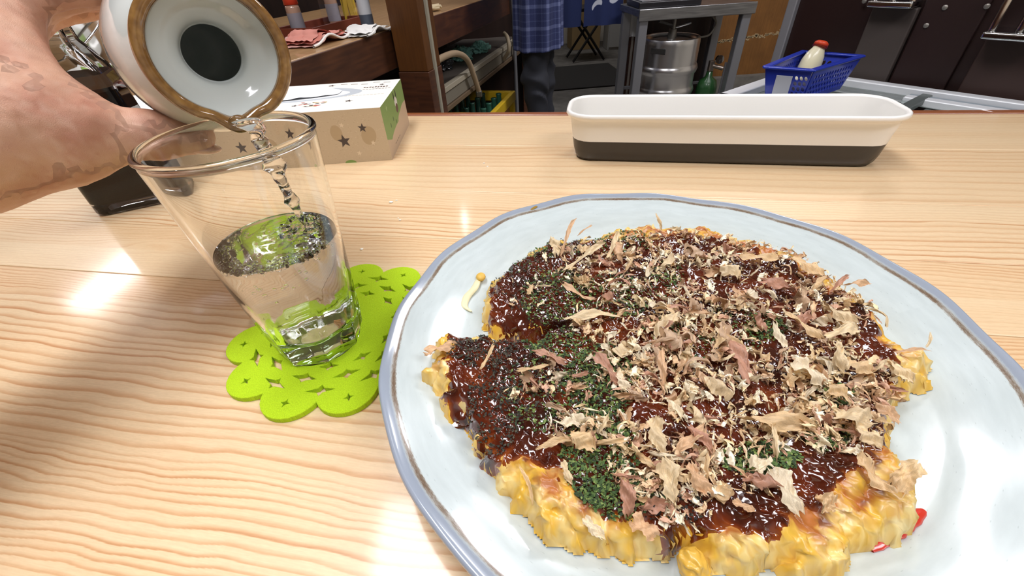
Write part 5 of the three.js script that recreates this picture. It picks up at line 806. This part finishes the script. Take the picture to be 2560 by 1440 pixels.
// ------------------------------------------------------------------ sliding glass case, dark equipment panels, basket
{
  const h = -0.085, C = onH(1976, 177, h), Ra = onH(2560, 258, h), Lb = onH(1860, 228, h);
  const a = Ra.clone().sub(C).setY(0).normalize(), bdir = V(-a.z, 0, a.x); if (bdir.dot(Lb.clone().sub(C)) < 0) bdir.negate();
  const rot = Math.atan2(-a.z, a.x);                       // local x runs along a, local z along bdir
  const flip = V(Math.sin(rot), 0, Math.cos(rot)).dot(bdir) > 0 ? 1 : -1;
  const o = thing('glass_case', 'low refrigerated case with white aluminium rails and sliding glass lids behind the counter', 'display case', C, rot);
  const Lx = 0.57, Lz = 0.30 , alu = std(0xe6e9ec, 0.3, { metalness: 0.1 });
  const bx = (n, w, hh, d, x, y, z, m) => part(n, box(w, hh, d, 0.003), m, o, [x, y, flip * z]);
  bx('cabinet', Lx, 0.55, Lz, Lx / 2, -0.33, Lz / 2, std(0x8b928f, 0.5)); bx('back_rail', Lx, 0.016, 0.024, Lx / 2, -0.004, 0.012, alu); bx('rail_groove', Lx - 0.25, 0.012, 0.014, Lx / 2 + 0.12, -0.010, 0.034, std(0x8f9aa2, 0.4)); bx('inner_rail', Lx - 0.25, 0.014, 0.022, Lx / 2 + 0.12, -0.010, 0.052, alu); bx('end_rail', 0.030, 0.016, Lz, 0.015, -0.004, Lz / 2, alu); bx('front_rail', Lx, 0.016, 0.024, Lx / 2, -0.004, Lz - 0.012, alu);
  const pane = () => new THREE.MeshPhysicalMaterial({ color: 0xdfe8e4, roughness: 0.03, transmission: 0.9, thickness: 0, ior: 1.5 });
  bx('glass_lid', 0.24, 0.005, Lz - 0.05, 0.15, -0.012, Lz / 2, pane()); bx('glass_lid', 0.27, 0.005, Lz - 0.08, 0.42, -0.020, Lz / 2 + 0.02, pane()); bx('lid_frame', 0.018, 0.012, Lz - 0.04, 0.27, -0.008, Lz / 2, std(0x5b6260, 0.4)); bx('lid_stop', 0.02, 0.014, 0.02, 0.48, -0.006, 0.15, black);
  // dark panels behind the rail
  const q = thing('equipment_panel', 'tall dark brown equipment panel with screw heads behind the glass case', 'panel', V(C.x, 0, C.z), rot);
  const PH = 1.5, s0 = -0.02; const pb = (n, w, hh, d, x, y, z, m) => part(n, box(w, hh, d, 0.003), m, q, [x, y, flip * z]);
  const darkP = std(0x281614, 0.4), greyP = std(0x4a413d, 0.55);
  pb('back_panel', 0.90, PH, 0.03, 0.40, PH / 2, -0.05, darkP); pb('edge_strip', 0.020, PH, 0.05, -0.052, PH / 2, -0.045, std(0x9b9ba0, 0.4, { metalness: 0.4 }));
  const xr = (px, py) => { const d = dir(px, py), n = bdir, p0 = C.clone().addScaledVector(bdir, -0.03), e = V(0, T + EYE, 0), t = p0.clone().sub(e).dot(n) / d.dot(n), w = e.addScaledVector(d, t); return [w.clone().sub(C).dot(a), w.y]; };
  const [g0, gy0] = xr(2150, 115), [g1] = xr(2262, 110), [, gt] = xr(2240, 16); pb('board', g1 - g0, gt, 0.022, (g0 + g1) / 2, gt / 2, -0.026, greyP).userData.label = 'grey-brown flat board';
  const [k0] = xr(2440, 150), [k1] = xr(2640, 150), [, kt] = xr(2500, 92); pb('board', k1 - k0, kt, 0.022, (k0 + k1) / 2, kt / 2, -0.026, std(0x3a2722, 0.55));
  const [j0] = xr(2225, 180), [j1] = xr(2395, 180); pb('board', j1 - j0 - 0.012, PH - 0.02, 0.010, (j0 + j1) / 2, PH / 2, -0.030, std(0x2b1917, 0.45));
  for (const [sx, sy] of [[2365, 18], [2470, 15], [2318, 63], [2164, 2]]) { const [x, y] = xr(sx, sy); part('screw_head', new THREE.SphereGeometry(0.0045, 12, 8).scale(1, 1, 0.5), std(0x9a958e, 0.4, { metalness: 0.6 }), q, [x, y, flip * -0.024]); }
  const br = (px0, px1, py, hh, label, dep) => { const [x0] = xr(px0, py), [x1] = xr(px1, py), [, y] = xr((px0 + px1) / 2, py); const b = thing('steel_fitting', label, 'fitting', C.clone().addScaledVector(a, (x0 + x1) / 2).addScaledVector(bdir, -0.015).setY(y), rot); const W = x1 - x0; part('tray', box(W, 0.012, dep, 0.004), chrome, b, [0, 0.006, 0]); part('back_plate', box(W * 0.9, hh, 0.008, 0.003), steel, b, [0, hh / 2, -flip * dep * 0.4]); for (const s of [-0.42, 0, 0.42]) part('rod', new THREE.CylinderGeometry(0.006, 0.006, hh, 12).translate(0, hh / 2, 0), chrome, b, [W * s, 0, flip * dep * 0.25]); part('top_bar', rod(V(-W * 0.45, hh * 0.8, flip * dep * 0.25), V(W * 0.45, hh * 0.8, flip * dep * 0.25), 0.007), chrome, b); };
  br(2186, 2300, 15, 0.06, 'shiny steel fitting on top of the grey-brown board', 0.06); br(2470, 2640, 92, 0.12, 'large shiny steel fitting beside the row of screw heads', 0.09);
  // blue basket
  const hb = h + 0.004, hr = -0.024, rimP = [[1916, 168], [2033, 176], [2153, 141], [2009, 130]].map(([x, y]) => onH(x, y, hr)), mid = rimP.reduce((s, v) => s.add(v), V()).multiplyScalar(0.25).setY(T + hb);
  const bk = thing('plastic_basket', 'small blue perforated plastic basket standing on the glass case', 'basket', mid.clone()); const BH = hr - hb, blue = std(0x2038b0, 0.35, { side: THREE.DoubleSide, clearcoat: 0.3 });
  const wall = (p0, p1, q0, q1, nx, ny, holes) => {         // a flaring wall with slots, thickness by extrusion
    const u = p1.clone().sub(p0), wl = u.length(), hgt = q0.clone().sub(p0).length(), sh = new THREE.Shape([new THREE.Vector2(0, 0), new THREE.Vector2(wl, 0), new THREE.Vector2(wl + (q1.clone().sub(p1).dot(u.clone().normalize())), hgt), new THREE.Vector2(q0.clone().sub(p0).dot(u.clone().normalize()), hgt)]);
    for (let i = 0; i < nx; i++) for (let j = 0; j < ny; j++) { if (!holes(i, j)) continue; const cx = wl * (i + 0.5) / nx, cy = hgt * (0.14 + 0.66 * (j + 0.5) / ny), rx = wl / nx * 0.34, ry = hgt / ny * 0.30, hp = new THREE.Path(); hp.absellipse(cx, cy, rx, ry, 0, Math.PI * 2, false, 0.35); sh.holes.push(hp); }
    const g = new THREE.ExtrudeGeometry(sh, { depth: 0.002, bevelEnabled: false, curveSegments: 5 }), x = u.clone().normalize(), yy = q0.clone().sub(p0); yy.addScaledVector(x, -yy.dot(x)).normalize(); g.applyMatrix4(new THREE.Matrix4().makeBasis(x, yy, V().crossVectors(x, yy)).setPosition(p0)); return g;
  };
  const P = rimP.map(v => { const r = v.clone().sub(mid); return [V(r.x * 0.80, 0.001, r.z * 0.80), V(r.x, BH, r.z)]; });
  for (let i = 0; i < 4; i++) { const [p0, q0] = P[i], [p1, q1] = P[(i + 1) % 4]; part('basket_wall', wall(p0, p1, q0, q1, i % 2 ? 14 : 8, 4, (x, y) => i === 0 ? x > 4 : true), blue, bk); }
  { const sh = new THREE.Shape(P.map(q => new THREE.Vector2(q[0].x, -q[0].z))), g = new THREE.ExtrudeGeometry(sh, { depth: 0.003, bevelEnabled: false }); g.rotateX(-Math.PI / 2); part('basket_floor', g, blue, bk); }
  for (let i = 0; i < 4; i++) { const q0 = P[i][1], q1 = P[(i + 1) % 4][1], d = q1.clone().sub(q0), g = box(d.length() + 0.010, 0.004, 0.012, 0.0018); const m = part('basket_rim', g, blue, bk); m.position.copy(q0.clone().add(q1).multiplyScalar(0.5)); m.position.y += i * 0.0003; m.rotation.y = Math.atan2(-d.z, d.x); }
  { const [p0, q0] = P[0], [p1, q1] = P[1], u = p1.clone().sub(p0).normalize(), up = q0.clone().add(q1).sub(p0).sub(p1).normalize(), n = V().crossVectors(u, up).normalize(), s = part('label_sticker', box(p1.distanceTo(p0) * 0.44, BH * 0.62, 0.001, 0.0004), std(0xd0d4dc, 0.5), bk); s.position.copy(p0.clone().lerp(p1, 0.40).add(q0.clone().sub(p0).add(q1.clone().sub(p1)).multiplyScalar(0.25)).addScaledVector(n, 0.0032)); s.quaternion.setFromRotationMatrix(new THREE.Matrix4().makeBasis(u, V().crossVectors(n, u), n)); s.userData.label = 'plain pale grey sticker'; }
  // mayonnaise bottles in the basket
  const mayo = (px, py, tx, ty, label, L) => { const b = onH(px, py, hb + 0.02), t = atZ(tx, ty, b.z - 0.01), d = t.clone().sub(b).normalize(), o = thing('squeeze_bottle', label, 'squeeze bottle', b); o.quaternion.setFromUnitVectors(V(0, 1, 0), d); const l = L ?? t.distanceTo(b); part('body', lathe([[0, 0], [0.017, 0.002], [0.021, 0.012], [0.021, l * 0.42], [0.018, l * 0.62], [0.0125, l * 0.78], [0.0115, l * 0.84], [0, l * 0.84]], 24).scale(1, 1, 0.72), std(0xe9e2c0, 0.35, { clearcoat: 0.3 }), o); part('cap', lathe([[0, l], [0.009, l], [0.0125, l - 0.003], [0.0135, l * 0.84], [0, l * 0.84]], 20), std(0xe04a24, 0.4), o).userData.label = 'red cap'; };
  mayo(2010, 190, 2057, 103, 'cream squeeze bottle with red cap leaning out of the blue basket');
  { const nr = P[2][0].clone().sub(P[1][0]).setY(0), o = thing('squeeze_bottle', 'cream squeeze bottle lying low in the blue basket with its end showing', 'squeeze bottle', mid.clone().addScaledVector(nr, -0.10).setY(T + hb + 0.024), Math.atan2(-nr.z, nr.x)); part('body', new THREE.CapsuleGeometry(0.018, 0.075, 8, 20).rotateZ(Math.PI / 2 - 0.1), std(0xece5c6, 0.35, { clearcoat: 0.3 }), o); }
}
renderer.render(scene, camera);
